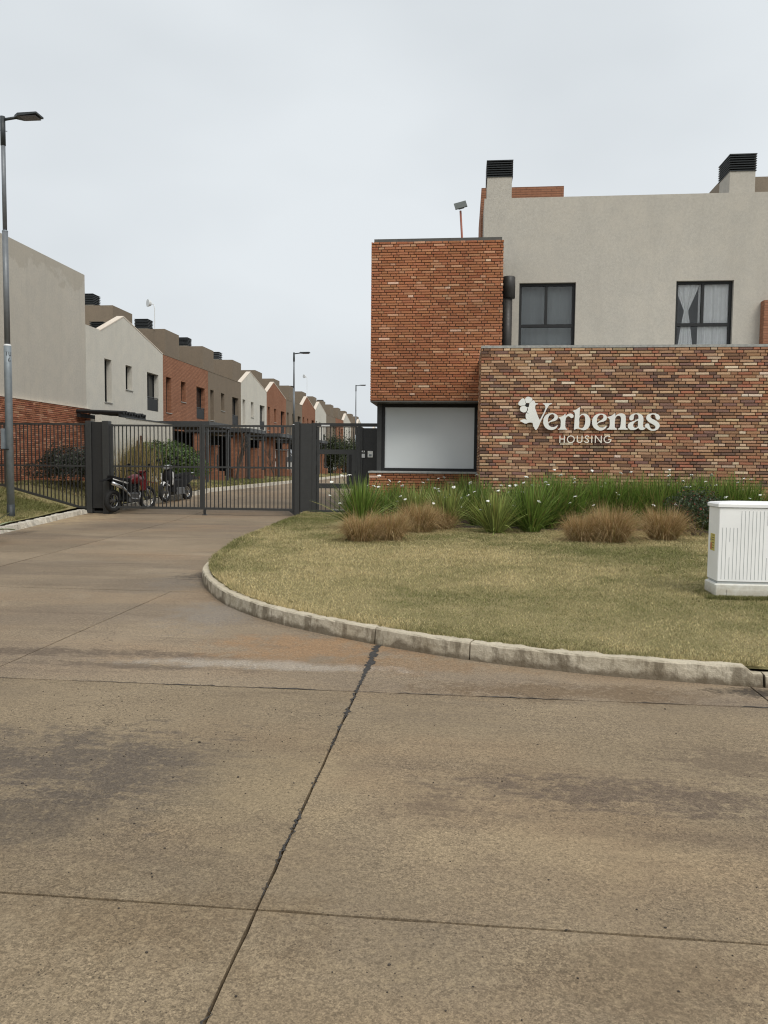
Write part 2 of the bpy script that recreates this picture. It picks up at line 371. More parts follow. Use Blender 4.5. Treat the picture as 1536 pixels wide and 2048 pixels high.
def fast_mesh(name, V, nper, colors=None):
    """V (n*nper,3): n separate faces of nper corners; colors per face (n,3)"""
    V = np.asarray(V, np.float32); n = len(V) // nper; me = bpy.data.meshes.new(name)
    me.vertices.add(len(V)); me.vertices.foreach_set('co', V.ravel())
    me.loops.add(len(V)); me.loops.foreach_set('vertex_index', np.arange(len(V), dtype=np.int32))
    me.polygons.add(n); me.polygons.foreach_set('loop_start', np.arange(0, len(V), nper, dtype=np.int32))
    me.update(calc_edges=True)
    if colors is not None:
        a = me.color_attributes.new('Col', 'FLOAT_COLOR', 'POINT')
        c = np.ones((len(V), 4), np.float32); c[:, :3] = np.repeat(np.asarray(colors), nper, 0) if len(colors) == n else colors
        a.data.foreach_set('color', c.ravel())
    return me
def strips(name, P, Wd, colors):
    """P (n,k,3) centre lines, Wd (n,k,3) half-width vectors, colors (n,k,3): ribbon leaves in one mesh"""
    n, k, _ = P.shape
    V = np.stack([P - Wd, P + Wd], 2).reshape(-1, 3).astype(np.float32)
    b = (np.arange(n) * k * 2)[:, None] + (np.arange(k - 1) * 2)[None]
    Fc = np.stack([b, b + 1, b + 3, b + 2], -1).reshape(-1, 4)
    me = bpy.data.meshes.new(name); me.vertices.add(len(V)); me.vertices.foreach_set('co', V.ravel())
    me.loops.add(Fc.size); me.loops.foreach_set('vertex_index', Fc.ravel().astype(np.int32))
    me.polygons.add(len(Fc)); me.polygons.foreach_set('loop_start', np.arange(0, Fc.size, 4, dtype=np.int32)); me.update(calc_edges=True)
    a = me.color_attributes.new('Col', 'FLOAT_COLOR', 'POINT'); c = np.ones((len(V), 4), np.float32)
    c[:, :3] = np.repeat(colors.reshape(-1, 3), 2, 0); a.data.foreach_set('color', c.ravel())
    return me
def vnoise(x, y, s, seed=0):
    """smooth value noise 0..1"""
    r = np.random.default_rng(seed).random((64, 64)); x = np.asarray(x) * s + 100; y = np.asarray(y) * s + 100
    xi = np.floor(x).astype(int); yi = np.floor(y).astype(int); fx = x - xi; fy = y - yi
    fx = fx * fx * (3 - 2 * fx); fy = fy * fy * (3 - 2 * fy); g = lambda a, b: r[a % 64, b % 64]
    return (g(xi, yi) * (1 - fx) + g(xi + 1, yi) * fx) * (1 - fy) + (g(xi, yi + 1) * (1 - fx) + g(xi + 1, yi + 1) * fx) * fy
def inpoly(x, y, poly):
    c = np.zeros(len(x), bool); n = len(poly)
    for i in range(n):
        (x0, y0), (x1, y1) = poly[i], poly[(i + 1) % n]
        if y0 == y1: continue
        k = ((y0 > y) != (y1 > y)) & (x < (x1 - x0) * (y - y0) / (y1 - y0) + x0); c ^= k
    return c
def catmull(pts, per=8):
    P = [Vector((*p, 0) if len(p) == 2 else p) for p in pts]; P = [P[0] * 2 - P[1]] + P + [P[-1] * 2 - P[-2]]; o = []
    for i in range(1, len(P) - 2):
        for j in range(per):
            t = j / per; a, b, c, d = P[i - 1:i + 3]
            o.append(.5 * ((2 * b) + (c - a) * t + (2 * a - 5 * b + 4 * c - d) * t * t + (3 * b - a - 3 * c + d) * t ** 3))
    o.append(P[-2]); return o

# ================================================================== the ground
def rz(y): return float(np.interp(y, [-99, 17.2, 19.9, 22.7, 25.5, 999], [0, 0, .03, .24, .42, .42]))
g = MB(); g.quad((-500, -300, -.12), (500, -300, -.12), (500, 700, -.12), (-500, 700, -.12))
props(g.build('ground', 'field'), kind='structure')
# road: joint bed under concrete slabs
road = thing('road', None, None); road['kind'] = 'structure'
bed = MB()
ys = [-9, 17.2, 19.9, 22.7, 25.5, 130]
for a, b in zip(ys[:-1], ys[1:]):
    if a < 10: bed.quad((-30, a, -.03), (30, a, -.03), (30, 8.25, -.03), (-30, 8.25, -.03)); bed.quad((-12, 8.25, -.03), (0, 8.25, -.03), (0, b, -.03), (-12, b, -.03))
    else: bed.quad((-12, a, rz(a) - .03), (-1, a, rz(a) - .03), (-1, b, rz(b) - .03), (-12, b, rz(b) - .03))
bed.build('joint_bed', 'tar', road)
def slab(poly, gap=.003, jit=.0022):
    """poly: ccw corner list; a cast concrete slab with slightly ragged edges"""
    c = Vector((sum(p[0] for p in poly) / len(poly), sum(p[1] for p in poly) / len(poly))); ring = []
    n = len(poly)
    for i in range(n):
        a = Vector(poly[i]); b = Vector(poly[(i + 1) % n]); k = max(2, int((b - a).length / .12)) if (a.y + b.y) / 2 < 7 and abs(a.x) < 5 else 3
        d = (b - a).normalized(); nn = Vector((-d.y, d.x))
        for j in range(k):
            p = a.lerp(b, j / k) + nn * (gap + (abs(random.gauss(0, jit)) if j else 0)) + (d * gap if j == 0 else Vector((0, 0)))
            ring.append(p)
    top = [(p.x, p.y, rz(p.y)) for p in ring]; ins = [(p.x + (c.x - p.x) * .0, p.y, rz(p.y) - .08) for p in ring]
    m_ = MB(); m_.loft([ins, top]); return m_.build('slab', 'road_concrete', road)
def rect(x0, x1, y0, y1): return [(x0, y0), (x1, y0), (x1, y1), (x0, y1)]
xj = [-.64 + 2.56 * k for k in range(-6, 6)]; yj = [-7.3, -4.9, -2.47, -.05, 2.36, 4.77, 8.25]
for y0, y1 in zip(yj[:-1], yj[1:]):
    for x0, x1 in zip(xj[:-1], xj[1:]): slab(rect(x0, x1, y0, y1), .0042 if abs(y1 - 4.77) < .1 or abs(x1 + .64) < .1 or abs(x0 + .64) < .1 else .0028)
lx = lambda y: -6.22 - .0853 * (y - 9.83) if y < 21 else max(-7.18 + .09 * (y - 21), -7.18 + .0 * y) if y < 26 else -6.7
dj = [8.25, 11.45, 14.15, 17.2, 19.9, 22.7, 25.5] + [25.5 + 4 * k for k in range(1, 26)]
for y0, y1 in zip(dj[:-1], dj[1:]):
    slab([(-12.2, y0), (lx(y0), y0), (lx(y1), y1), (-12.2, y1)], .007, .004); slab([(lx(y0), y0), (-1.2, y0), (-1.2, y1), (lx(y1), y1)], .007, .004)
# tar seal along the worn joint, in broken patches
tar = MB()
def tarstrip(p0, p1, w0, w1, n=40, brk=.35):
    p0 = Vector(p0); p1 = Vector(p1); d = (p1 - p0).normalized(); nn = Vector((-d.y, d.x)); prev = None
    for i in range(n + 1):
        q = p0.lerp(p1, i / n); k = .6 * vnoise([q.x * 3], [q.y * 2.1], 1.3, 5)[0] + .4 * vnoise([q.x * 9], [q.y * 9], 1.3, 6)[0]
        wd = (w0 + (w1 - w0) * i / n) * max(0, (k - brk) / (1 - brk)) * random.uniform(.7, 1.3); s_ = random.gauss(0, .006)
        cur = (q + nn * (wd + s_), q - nn * (wd - s_), wd)
        if prev and (prev[2] > .001 or wd > .001): tar.quad((*prev[0], .0035), (*prev[1], .0035), (*cur[1], .0035), (*cur[0], .0035))
        prev = cur
tarstrip((-.64, 1.6), (-.64, 2.7), .008, .018, 110, .38)
tarstrip((-.64, 2.7), (-.64, 4.4), .026, .034, 150, .40)
tarstrip((-.64, 4.4), (-.64, 6.02), .034, .045, 110, .32)
tarstrip((-3.2, 4.77), (2.4, 4.77), .007, .011, 160, .38)
tar.build('tar_seal', 'tar', road)
# loose grit on the road
gp = MB()
for i in range(420):
    if i < 240: x = random.gauss(-1.9, .8); y = random.gauss(3.9, .55)
    else: x = random.uniform(-3, 1.6); y = random.uniform(1.4, 5)
    r = random.uniform(.0014, .0042) * (1 if random.random() < .93 else 1.5)
    gp.ball((x, y, r * .5), r * random.uniform(.8, 1.5), r, r * .7, 5, 3)
props(gp.build('gravel', 'grit'), 'loose dark grit scattered on the concrete road', 'gravel', kind='stuff')

# ------------------------------------------------------------------ kerbs
def kerb(name, path, joints, height, width, ragged=.006, mat='kerb_concrete', off=.0):
    root = thing(name, None, None); root['kind'] = 'structure'
    P = catmull(path, 10); acc = [0]
    for a, b in zip(P[:-1], P[1:]): acc.append(acc[-1] + (b - a).length)
    cuts = [0] + joints + [acc[-1]]
    for c0, c1 in zip(cuts[:-1], cuts[1:]):
        n = max(2, int((c1 - c0) / .06)); rings = []
        for i in range(n + 1):
            s_ = c0 + .006 + (c1 - c0 - .012) * i / n
            k = min(max(np.searchsorted(acc, s_) - 1, 0), len(P) - 2); u = (s_ - acc[k]) / max(1e-6, acc[k + 1] - acc[k])
            p = P[k].lerp(P[k + 1], min(max(u, 0), 1)); d = (P[k + 1] - P[k]).normalized(); nn = Vector((-d.y, d.x, 0))
            z = rz(p.y); h = height(p) ; e = lambda a=ragged: random.gauss(0, a)
            w1 = (vnoise([s_ * 2.3], [c0], 1, 77)[0] - .5) * .012; prof = [(0, -.06), (0 + e(.0012), .02), (.004 + w1 + e(.0012), h * .6), (.008 + w1 + e(.0015), h - .014 + e(.0015)), (.02 + w1 + e(.002), h - .002 + e(.0015)), (width * .6, h + e(.0015)), (width * .8 + e(ragged * 2.5), h + e(.003)), (width + .02, -.06)]
            rings.append([p - nn * (a + off) + Vector((0, 0, z + b)) for a, b in prof])
        m_ = MB(); m_.loft(rings); m_.build('kerb_block', mat, root)
    return root
KR = [(-4.12, 19.6), (-3.95, 18.2), (-3.82, 16), (-3.72, 14), (-3.62, 12), (-3.42, 10.4), (-3.26, 9.5), (-3.04, 8.84), (-2.72, 8.16), (-2.27, 7.42), (-1.62, 6.72), (-.68, 6.06), (.03, 5.68), (.6, 5.47), (1.16, 5.33), (2.0, 5.2)]
KRs = catmull(KR, 10); tot = sum((b - a).length for a, b in zip(KRs[:-1], KRs[1:]))
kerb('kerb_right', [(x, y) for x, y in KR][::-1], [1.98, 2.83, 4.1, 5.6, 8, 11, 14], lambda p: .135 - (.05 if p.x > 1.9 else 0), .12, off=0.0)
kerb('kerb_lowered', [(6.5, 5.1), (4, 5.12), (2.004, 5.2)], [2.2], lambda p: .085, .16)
KLo = [(-10.2, 19.75), (-10.07, 18.74), (-9.85, 17.5), (-9.63, 16.38), (-9.26, 14.65), (-9.0, 13), (-9.0, 11.5), (-9.4, 9.5), (-10.3, 8), (-11.6, 7), (-13.5, 6.3), (-16, 6), (-24, 6)]
kerb('kerb_left', KLo[::-1], [9, 11, 13, 15, 17, 18.6, 20.2], lambda p: .11 + random.gauss(0, .008), .22, .016, 'kerb_pale')
KLi = [(-9.5, 20.6), (-9.35, 21.3), (-9.05, 22.6), (-8.8, 24), (-8.6, 25.6), (-8.5, 30), (-8.5, 40), (-8.6, 50), (-8.7, 60), (-8.6, 75), (-8.2, 95), (-7.5, 120)]
kerb('kerb_inner', KLi, [2 + 3 * k for k in range(32)], lambda p: .13, .14, .01, 'kerb_pale')

# ------------------------------------------------------------------ lawns
def lawn_r(x, y):
    x = np.asarray(x, float); y = np.asarray(y, float)
    d = np.clip((y - 6.2) / 6, 0, 1); return .128 + .085 * d * d * (3 - 2 * d) - .05 * np.clip((y - 16.5) / 3, 0, 1) * (x < -1) + (vnoise(x, y, 1.1, 3) - .5) * .02
KLx = np.array([p[0] for p in KLo]); KLy = np.array([p[1] for p in KLo]); KIx = np.array([p[0] for p in KLi]); KIy = np.array([p[1] for p in KLi])
def kx(y):
    y = np.asarray(y, float); return np.where(y < 20, np.interp(y, KLy[::-1], KLx[::-1]), np.interp(y, KIy, KIx))
def lawn_l(x, y):
    x = np.asarray(x, float); y = np.asarray(y, float); d = np.clip(kx(y) - x, 0, 2.2)
    s_ = np.interp(y, [10, 14, 17, 19.4, 21.5, 25], [.03, .05, .09, .27, .25, .05])
    r = np.interp(y, [17.2, 19.9, 22.7, 25.5], [0, .03, .24, .42]); return r + .105 + s_ * d + (vnoise(x, y, 1.1, 4) - .5) * .02 * np.clip(d * 3, 0, 1)
inner = []
for i, p in enumerate(KRs):
    a = KRs[max(i - 1, 0)]; b = KRs[min(i + 1, len(KRs) - 1)]; d = (b - a).normalized(); inner.append(p + Vector((-d.y, d.x, 0)) * .085)
edge_r = inner + [Vector((4, 5.2, 0)), Vector((9, 5.2, 0))]
far_r = []
for i, p in enumerate(edge_r):
    u = i / (len(edge_r) - 1); far_r.append(Vector((-3.95 + 12.95 * u ** 1.3, 20.2, 0)))
lm = MB(); rings = []
K = 40
for t_ in range(K + 1):
    rr = []
    for a, b in zip(edge_r, far_r):
        q = a.lerp(b, t_ / K); rr.append((q.x, q.y, float(lawn_r(q.x, q.y)) - (.02 if t_ == 0 else 0)))
    rings.append(rr)
lm.loft(rings, False, False).smooth()
props(lm.build('lawn_right', 'turf'), kind='structure')
ml = MB(); rings = []
for y in list(np.arange(6.3, 20, .35)) + [20.0, 20.01] + list(np.arange(20.4, 27, .35)) + list(np.arange(28, 125, 2.0)):
    k0 = float(kx(y)) - .12
    xs = [k0 - q for q in (0, .15, .4, .8, 1.3, 1.8, 2.4, 3.2, 5, 12)]
    rings.append([(x, y, float(lawn_l(x, y))) for x in xs])
ml.loft(rings, False, False).smooth(); props(ml.build('lawn_left', 'turf'), kind='structure')
# pavement behind the pedestrian gate
pv = MB(); pv.box(-3.6, -1.4, 20.3, 40, -.05, .14); props(pv.build('pavement', 'pale_concrete'), kind='structure')
pv = MB(); pv.quad((-4.0, 19.0, .006), (-3.5, 19.9, .05), (-3.5, 20.3, .06), (-4.1, 20.3, .06)); props(pv.build('path_apron', 'pale_concrete'), kind='structure')

def grass(name, label, poly, n, zf, h0, h1, w0, drymap, near=5.2, exclude=None):
    P = np.array(poly); lo = P.min(0); hi = P.max(0)
    x = RNG.uniform(lo[0], hi[0], n); y = RNG.uniform(lo[1], hi[1], n)
    k = inpoly(x, y, poly); k &= RNG.random(n) < np.clip((near / np.hypot(x, y)) ** 1.25, .12, 1)
    if exclude is not None: k &= ~exclude(x, y)
    x = x[k]; y = y[k]; n = len(x); z = zf(x, y) - .004
    d = np.hypot(x, y); sc = np.clip(d / 6.5, 1, 2.2)
    h = RNG.uniform(h0, h1, n) * np.clip(sc, 1, 1.5); a = RNG.uniform(0, 2 * np.pi, n); lean = RNG.normal(0, .014, (n, 2)) * sc[:, None]
    wv = np.stack([np.cos(a), np.sin(a), np.zeros(n)], 1) * (w0 * RNG.uniform(.6, 1.3, n) * sc)[:, None]
    b = np.stack([x, y, z], 1); tip = b + np.stack([lean[:, 0], lean[:, 1], h], 1)
    V = np.stack([b - wv, b + wv, tip], 1).reshape(-1, 3)
    patch = vnoise(x, y, .55, 21) * .5 + vnoise(x, y, 1.7, 22) * .3 + vnoise(x, y, 5, 23) * .2
    dry = np.clip((patch - .5) * 2.6 + drymap(x, y) + RNG.normal(0, .25, n), 0, 1)[:, None]
    C = np.array([.20, .205, .075]) * (1 - dry) + np.array([.60, .50, .275]) * dry
    C *= RNG.uniform(.55, 1.4, (n, 1))
    o = link(name, fast_mesh(name, V, 3, C), 'grass'); return props(o, label, 'grass', kind='stuff')
poly_r = [(p.x, p.y) for p in inner] + [(9, 5.2), (9, 16), (.4, 16), (.4, 18.4), (-2.2, 18.4), (-3.9, 19.7)]
bed_r = lambda x, y: (y > np.interp(x, [-3, -2, 0, 1, 8], [15.2, 14.6, 14.8, 14.9, 14.9])) & (x > -2.6)
grass('grass', 'short dry green and straw coloured turf on the kerbed corner lawn', poly_r, 1700000, lawn_r, .008, .024, .0034, lambda x, y: .68 - .16 * np.clip((y - 10) / 5, 0, 1) - .2 * np.clip((x - 1.4) / 1.2, 0, 1) * (y > 7) , exclude=bed_r)
yy = np.arange(12, 20, .5); poly_l = [(float(kx(y)) - .2, y) for y in yy] + [(float(kx(y)) - 5, y) for y in yy[::-1]]
grass('grass', 'green mown verge behind the near lamp post', poly_l, 160000, lawn_l, .02, .05, .006, lambda x, y: .22 + 0 * x, near=14)
yy = np.arange(20.4, 60, .8); poly_l = [(float(kx(y)) - .2, y) for y in yy] + [(float(kx(y)) - 3.4, y) for y in yy[::-1]]
grass('grass', 'strip of lawn between inner kerb and the terraced houses', poly_l, 130000, lawn_l, .03, .06, .01, lambda x, y: .25 + 0 * x, near=25)
strip = [(p.x, p.y) for p in inner]; strip2 = []
for i, p in enumerate(KRs):
    a = KRs[max(i - 1, 0)]; b = KRs[min(i + 1, len(KRs) - 1)]; d = (b - a).normalized(); strip2.append((p.x - d.y * .2, p.y + d.x * .2))
grass('grass', 'ragged fringe of turf along the back of the corner kerb', strip + strip2[::-1], 1500000, lawn_r, .014, .042, .0038, lambda x, y: .5 + 0 * x)
sb = MB(); sb.loft([[(x, 14.75 + .25 * math.sin(x * 2.1), float(lawn_r(x, 14.8)) + .012) for x in np.linspace(-2.3, 8, 30)], [(x, 18.3 if x < .4 else 16.2, float(lawn_r(x, 16)) + .02) for x in np.linspace(-2.3, 8, 30)]], False, False)
props(sb.build('planting_bed_ground', 'soil'), kind='structure')

# ================================================================== brickwork
SHARED = {}
def brick_mesh(L_, H_, axis, sgn, var):
    key = (round(L_, 3), axis, sgn, var)
    if key in SHARED: return SHARED[key]
    rr = random.Random(hash(key) % 999); j = lambda a=.0025: rr.uniform(-a, a); D = .05; c = .005
    front = [(-L_ / 2 + c + j(), -H_ / 2 + c + j()), (L_ / 2 - c + j(), -H_ / 2 + c + j()), (L_ / 2 - c + j(), H_ / 2 - c + j()), (-L_ / 2 + c + j(), H_ / 2 - c + j())]
    rim = [(-L_ / 2, -H_ / 2 + j(.0015)), (L_ / 2, -H_ / 2 + j(.0015)), (L_ / 2, H_ / 2 + j(.0015)), (-L_ / 2, H_ / 2 + j(.0015))]
    def P(u, v, d): return (u, d, v) if axis == 'Y' else (sgn * -d, u, v)
    m_ = MB(); m_.loft([[P(u, v, D) for u, v in rim], [P(u, v, .005) for u, v in rim], [P(u, v, j(.002)) for u, v in front]])
    me = m_.mesh('brick'); me.color_attributes.new('Col', 'FLOAT_COLOR', 'POINT')
    n = len(me.vertices); me.attributes['Col'].data.foreach_set('color', np.ones(n * 4, np.float32))
    me.materials.append(M['brick']); SHARED[key] = me; return me
def bricks(root, axis, c, u0, u1, z0, z1, pal, n_obj, sgn=-1, course=.0615, holes=(), big=.258, small=.121, jt=.0135, zmin=-9, seed=1):
    """Flemish bond laid on the plane axis = c, facing sgn along that axis"""
    rr = random.Random(seed); items = []; row = 0; z = z0
    nrow = int(round((z1 - z0) / course)); cs = (z1 - z0) / nrow; H_ = cs - jt
    for row in range(nrow):
        zc = z0 + cs * (row + .5); u = u0 - (row % 2) * (big / 2 + small / 2 + jt) - rr.uniform(0, .03) - (.13 if row % 4 > 1 else 0); k = row
        while u < u1:
            L_ = big if k % 2 == 0 else small
            a, b = max(u, u0), min(u + L_, u1)
            if b - a > .03 and not any(h[0] < (a + b) / 2 < h[1] and h[2] < zc < h[3] for h in holes): items.append((a, b, zc))
            u += L_ + jt; k += 1
    base = BASE.get(root.name, Vector()); eye = Vector((0, 0, EYE))
    W3 = lambda u, z, d=0: Vector((u, c - sgn * d, z)) if axis == 'Y' else Vector((c - sgn * d, u, z))
    whole = [i for i, (a, b, zc) in enumerate(items) if (abs(b - a - big) < 1e-4 or abs(b - a - small) < 1e-4) and zc > zmin]
    whole.sort(key=lambda i: (W3((items[i][0] + items[i][1]) / 2, items[i][2]) - eye).length); chosen = set(whole[:n_obj])
    V = []; C = []
    for i, (a, b, zc) in enumerate(items):
        cc = pal((a + b) / 2, zc, rr); pr = rr.uniform(-.003, .004)
        if i in chosen:
            o = link('brick', brick_mesh(b - a, H_, axis, sgn, rr.randrange(5)), None, root)
            o.location = W3((a + b) / 2, zc + rr.uniform(-.0012, .0012), pr) - base; o.color = (*cc, 1)
        else:
            hz = H_ / 2; j = lambda: rr.uniform(-.0022, .0022); ch = .005
            rim = [(a, zc - hz + j()), (b, zc - hz + j()), (b, zc + hz + j()), (a, zc + hz + j())]
            fr_ = [(a + ch + j(), zc - hz + ch + j()), (b - ch + j(), zc - hz + ch + j()), (b - ch + j(), zc + hz - ch + j()), (a + ch + j(), zc + hz - ch + j())]
            A = [W3(u, z, .05) for u, z in rim]; B = [W3(u, z, .005 + pr) for u, z in rim]; D = [W3(u, z, pr) for u, z in fr_]
            for q in range(4):
                r_ = (q + 1) % 4; V += [A[q], A[r_], B[r_], B[q], B[q], B[r_], D[r_], D[q]]; C += [cc, cc]
            V += D; C.append(cc)
    if V:
        me = fast_mesh('brickwork', [tuple(v - base) for v in V], 4, np.array(C))
        bm = bmesh.new(); bm.from_mesh(me); bm.to_mesh(me); bm.free()
        o = link('brickwork', me, 'brick', root); o['kind'] = 'stuff'
def jitter(c, rr, a=.12):
    k = rr.uniform(1 - a, 1 + a); return tuple(max(.01, x * k * rr.uniform(.96, 1.04)) for x in c)
def pal_orange(u, z, rr):
    q = rr.random(); big = vnoise([u], [z], .8, 31)[0]
    c = (.40, .168, .085) if q < .55 else (.345, .135, .068) if q < .78 else (.45, .215, .118) if q < .92 else (.53, .295, .175) if q < .98 else (.68, .46, .33)
    k = .82 + .36 * big; return jitter(tuple(x * k for x in c), rr, .09)
def pal_mixed(u, z, rr):
    q = rr.random() + (vnoise([u], [z], .7, 33)[0] - .5) * .18
    for lim, c in ((.045, (.165, .10, .076)), (.15, (.245, .137, .09)), (.235, (.25, .145, .115)), (.40, (.40, .172, .105)), (.62, (.39, .213, .125)), (.79, (.455, .275, .165)), (.91, (.55, .37, .232)), (.96, (.63, .465, .32)), (.98, (.32, .235, .155)), (9, (.76, .62, .47))):
        if q < lim: return jitter(c, rr, .13)
def pal_red(u, z, rr):
    q = rr.random(); c = (.39, .165, .095) if q < .6 else (.30, .12, .07) if q < .82 else (.50, .26, .165)
    return jitter(c, rr, .12)

# ------------------------------------------------------------------ windows
def window(root, axis, c, u0, u1, z0, z1, deep=.16, fr=.05, mull=(), trans=(), glass='glass', frame='frame_black', name='window', sgn=-1, room=0):
    """frame with mullions and panes, set back by deep behind the plane axis = c (facing sgn)"""
    def bx(m_, a, b, d0, d1, e, f):
        lo, hi = sorted((c - sgn * d0, c - sgn * d1))
        return m_.box(a, b, lo, hi, e, f) if axis == 'Y' else m_.box(lo, hi, a, b, e, f)
    m_ = MB(); d0, d1 = deep, deep + .06
    bx(m_, u0, u1, d0, d1, z1 - fr, z1); bx(m_, u0, u1, d0, d1, z0, z0 + fr); bx(m_, u0, u0 + fr, d0, d1, z0 + fr, z1 - fr); bx(m_, u1 - fr, u1, d0, d1, z0 + fr, z1 - fr)
    for z in trans: bx(m_, u0 + fr, u1 - fr, d0 - .004, d1, z - fr * .6, z + fr * .6)
    zt = [z0 + fr] + sorted(trans) + [z1 - fr]
    for u, k in mull: bx(m_, u - fr * .5, u + fr * .5, d0 - .006, d1, zt[k] + (fr * .6 if k else 0), zt[k + 1] - (fr * .6 if k + 2 < len(zt) else 0))
    wn = m_.build(name, frame, root)
    for k in range(len(zt) - 1):
        us = [u0 + fr] + [u for u, kk in mull if kk == k] + [u1 - fr]
        for a, b in zip(us[:-1], us[1:]):
            p = MB(); bx(p, a, b, deep + .028, deep + .034, zt[k], zt[k + 1]); p.build('pane', glass, wn)
    return wn
def openwall(m_, axis, c, u0, u1, z0, z1, holes, deep, sgn=-1):
    """front skin of a wall on plane axis = c with reveals deep round each hole (ua, ub, za, zb)"""
    P = (lambda u, z, d=0: (u, c - sgn * d, z)) if axis == 'Y' else (lambda u, z, d=0: (c - sgn * d, u, z))
    us = sorted({u0, u1, *[h[0] for h in holes], *[h[1] for h in holes]}); zs = sorted({z0, z1, *[h[2] for h in holes], *[h[3] for h in holes]})
    for a, b in zip(us[:-1], us[1:]):
        for e, f in zip(zs[:-1], zs[1:]):
            if any(h[0] <= a and b <= h[1] and h[2] <= e and f <= h[3] for h in holes): continue
            m_.quad(P(a, e), P(b, e), P(b, f), P(a, f))
    for a, b, e, f in holes:
        m_.quad(P(a, e), P(a, f), P(a, f, deep), P(a, e, deep)); m_.quad(P(b, e), P(b, f), P(b, f, deep), P(b, e, deep))
        m_.quad(P(a, f), P(b, f), P(b, f, deep), P(a, f, deep)); m_.quad(P(a, e), P(b, e), P(b, e, deep), P(a, e, deep))
    return m_
def louvre(root, x0, x1, y0, y1, z0, z1, n=7, name='louvre', slat='slat'):
    core = MB().box(x0 + .05, x1 - .05, y0 + .05, y1 - .05, z0, z1).build(name, 'frame_black', root); h = (z1 - z0) / n
    for k in range(n):
        a = z0 + h * k; p = lambda d, z: [(x0 + d, y0 + d, z), (x1 - d, y0 + d, z), (x1 - d, y1 - d, z), (x0 + d, y1 - d, z)]
        MB().loft([p(-.01, a), p(-.012, a + h * .25), p(.03, a + h * .8)]).build(slat, 'louvre_metal', core)
    MB().box(x0 - .012, x1 + .012, y0 - .012, y1 + .012, z1 - .004, z1 + .02).build('lid', 'louvre_metal', core)
    return core

# ================================================================== entrance lodge (brick box over a window)
YC, YWIN, YW, YS, YG = 18.4, 19.02, 16.0, 20.2, 19.84
cl = at(743, 485, 'Y', YC); cb = at(740, 801.5, 'Y', YC); cr_ = at(1008, 478, 'Y', YC)
X0, X1, ZB, ZT = cl.x, cr_.x, cb.z, (cl.z + cr_.z) / 2
lodge = thing('entrance_lodge', 'orange brick cube overhanging a white wide window beside the pedestrian gate', 'building', (X0, YC, .15))
MB().box(X0 + .017, X1 - .008, YC + .017, 21.9, ZB + .004, ZT - .03).build('wall', 'mortar', lodge)
bricks(lodge, 'Y', YC, X0, X1, ZB, ZT, pal_orange, 300, -1, seed=3)
bricks(lodge, 'X', X0, YC + .06, 21.8, ZB, ZT, pal_orange, 0, -1, seed=4)
MB().box(X0 + .06, X1 - .04, YC + .05, 21.8, ZT - .03, ZT + .075).build('roof_trim', 'trim_metal', lodge)
MB().box(X0 + .005, X1 - .005, YC + .002, 21.85, ZB - .03, ZB).build('soffit', 'trim_metal', lodge)
zs_ = at(840, 943, 'Y', YC).z; xs0 = at(737, 943, 'Y', YC).x; xr = .45
MB().box(xs0 + .028, xr, YC + .018, YWIN + .2, .05, zs_ - .045).build('plinth', 'mortar', lodge)
bricks(lodge, 'Y', YC, xs0 + .01, xr, .12, zs_ - .045, pal_orange, 0, -1, seed=5)
bricks(lodge, 'X', xs0 + .01, YC + .06, 19.7, .12, zs_ - .045, pal_orange, 0, -1, seed=6)
MB().cbox(xs0 - .012, xr, YC - .025, YWIN + .05, zs_ - .045, zs_, .008).build('sill', 'concrete_cap', lodge)
xc0 = at(754, 870, 'Y', YWIN).x; xw0 = at(763.5, 870, 'Y', YWIN).x; xw1 = at(952, 870, 'Y', YWIN).x
MB().box(xc0, xw0 - .004, YWIN, YWIN + .85, zs_ - .02, ZB - .03).build('corner_post', 'gate_metal', lodge)
window(lodge, 'Y', YWIN, xw0, xw1 + .03, zs_, ZB - .034, .02, .075, glass='film_white')
MB().box(xw1 + .03, X1, YWIN - .02, YWIN + .3, zs_, ZB - .03).build('side_jamb', 'mortar', lodge)
MB().box(xw0, X1 + .1, YWIN + .3, 21.7, zs_ - .5, ZB - .03).build('core', 'interior_shade', lodge)
# reflected poster-like sheet behind the glass is left plain

# ------------------------------------------------------------------ free-standing feature wall
ZW = at(1200, 690, 'Y', YW).z; XA = at(963, 700, 'Y', YW).x
fwall = thing('feature_wall', 'mottled tan and brown brick wall carrying the white raised lettering', 'wall', (XA, YW, .15))
MB().box(XA + .018, 8.2, YW + .018, YS - .02, .02, ZW - .05).build('core', 'mortar', fwall)
bricks(fwall, 'Y', YW, XA, 8.2, .13, ZW - .05, pal_mixed, 300, -1, zmin=1.3, seed=8)
bricks(fwall, 'X', XA, YW + .055, YC + .62, .13, ZW - .05, pal_mixed, 0, -1, seed=9)
MB().box(XA - .004, 8.2, YW - .006, YS - .03, ZW - .05, ZW).build('coping', 'concrete_cap', fwall)

# ------------------------------------------------------------------ two storey stucco house behind the wall
zt = at(1250, 390.5, 'Y', YS).z; xl = at(969, 396, 'Y', YS).x
hs_ = thing('stucco_house', 'beige stucco house with two black framed windows rising behind the feature wall', 'building', (xl, YS, .2))
def wpos(xa, ya, xb): return at(xa, ya, 'Y', YS), at(xb, ya, 'Y', YS)
a1, b1 = wpos(1039, 566, 1152); a2, b2 = wpos(1353, 561, 1468); wz0 = ZW - .02
wz0 = at(1095, 700, 'Y', YS).z
holes = [(a1.x, b1.x, wz0, a1.z), (a2.x, b2.x, wz0, a1.z)]
mw = MB(); openwall(mw, 'Y', YS, xl, 9.5, .1, zt, holes, .17); mw.quad((xl, YS, .1), (xl, 30, .1), (xl, 30, zt), (xl, YS, zt)); mw.quad((xl, YS, zt), (9.5, YS, zt), (9.5, YS + .25, zt), (xl, YS + .25, zt))
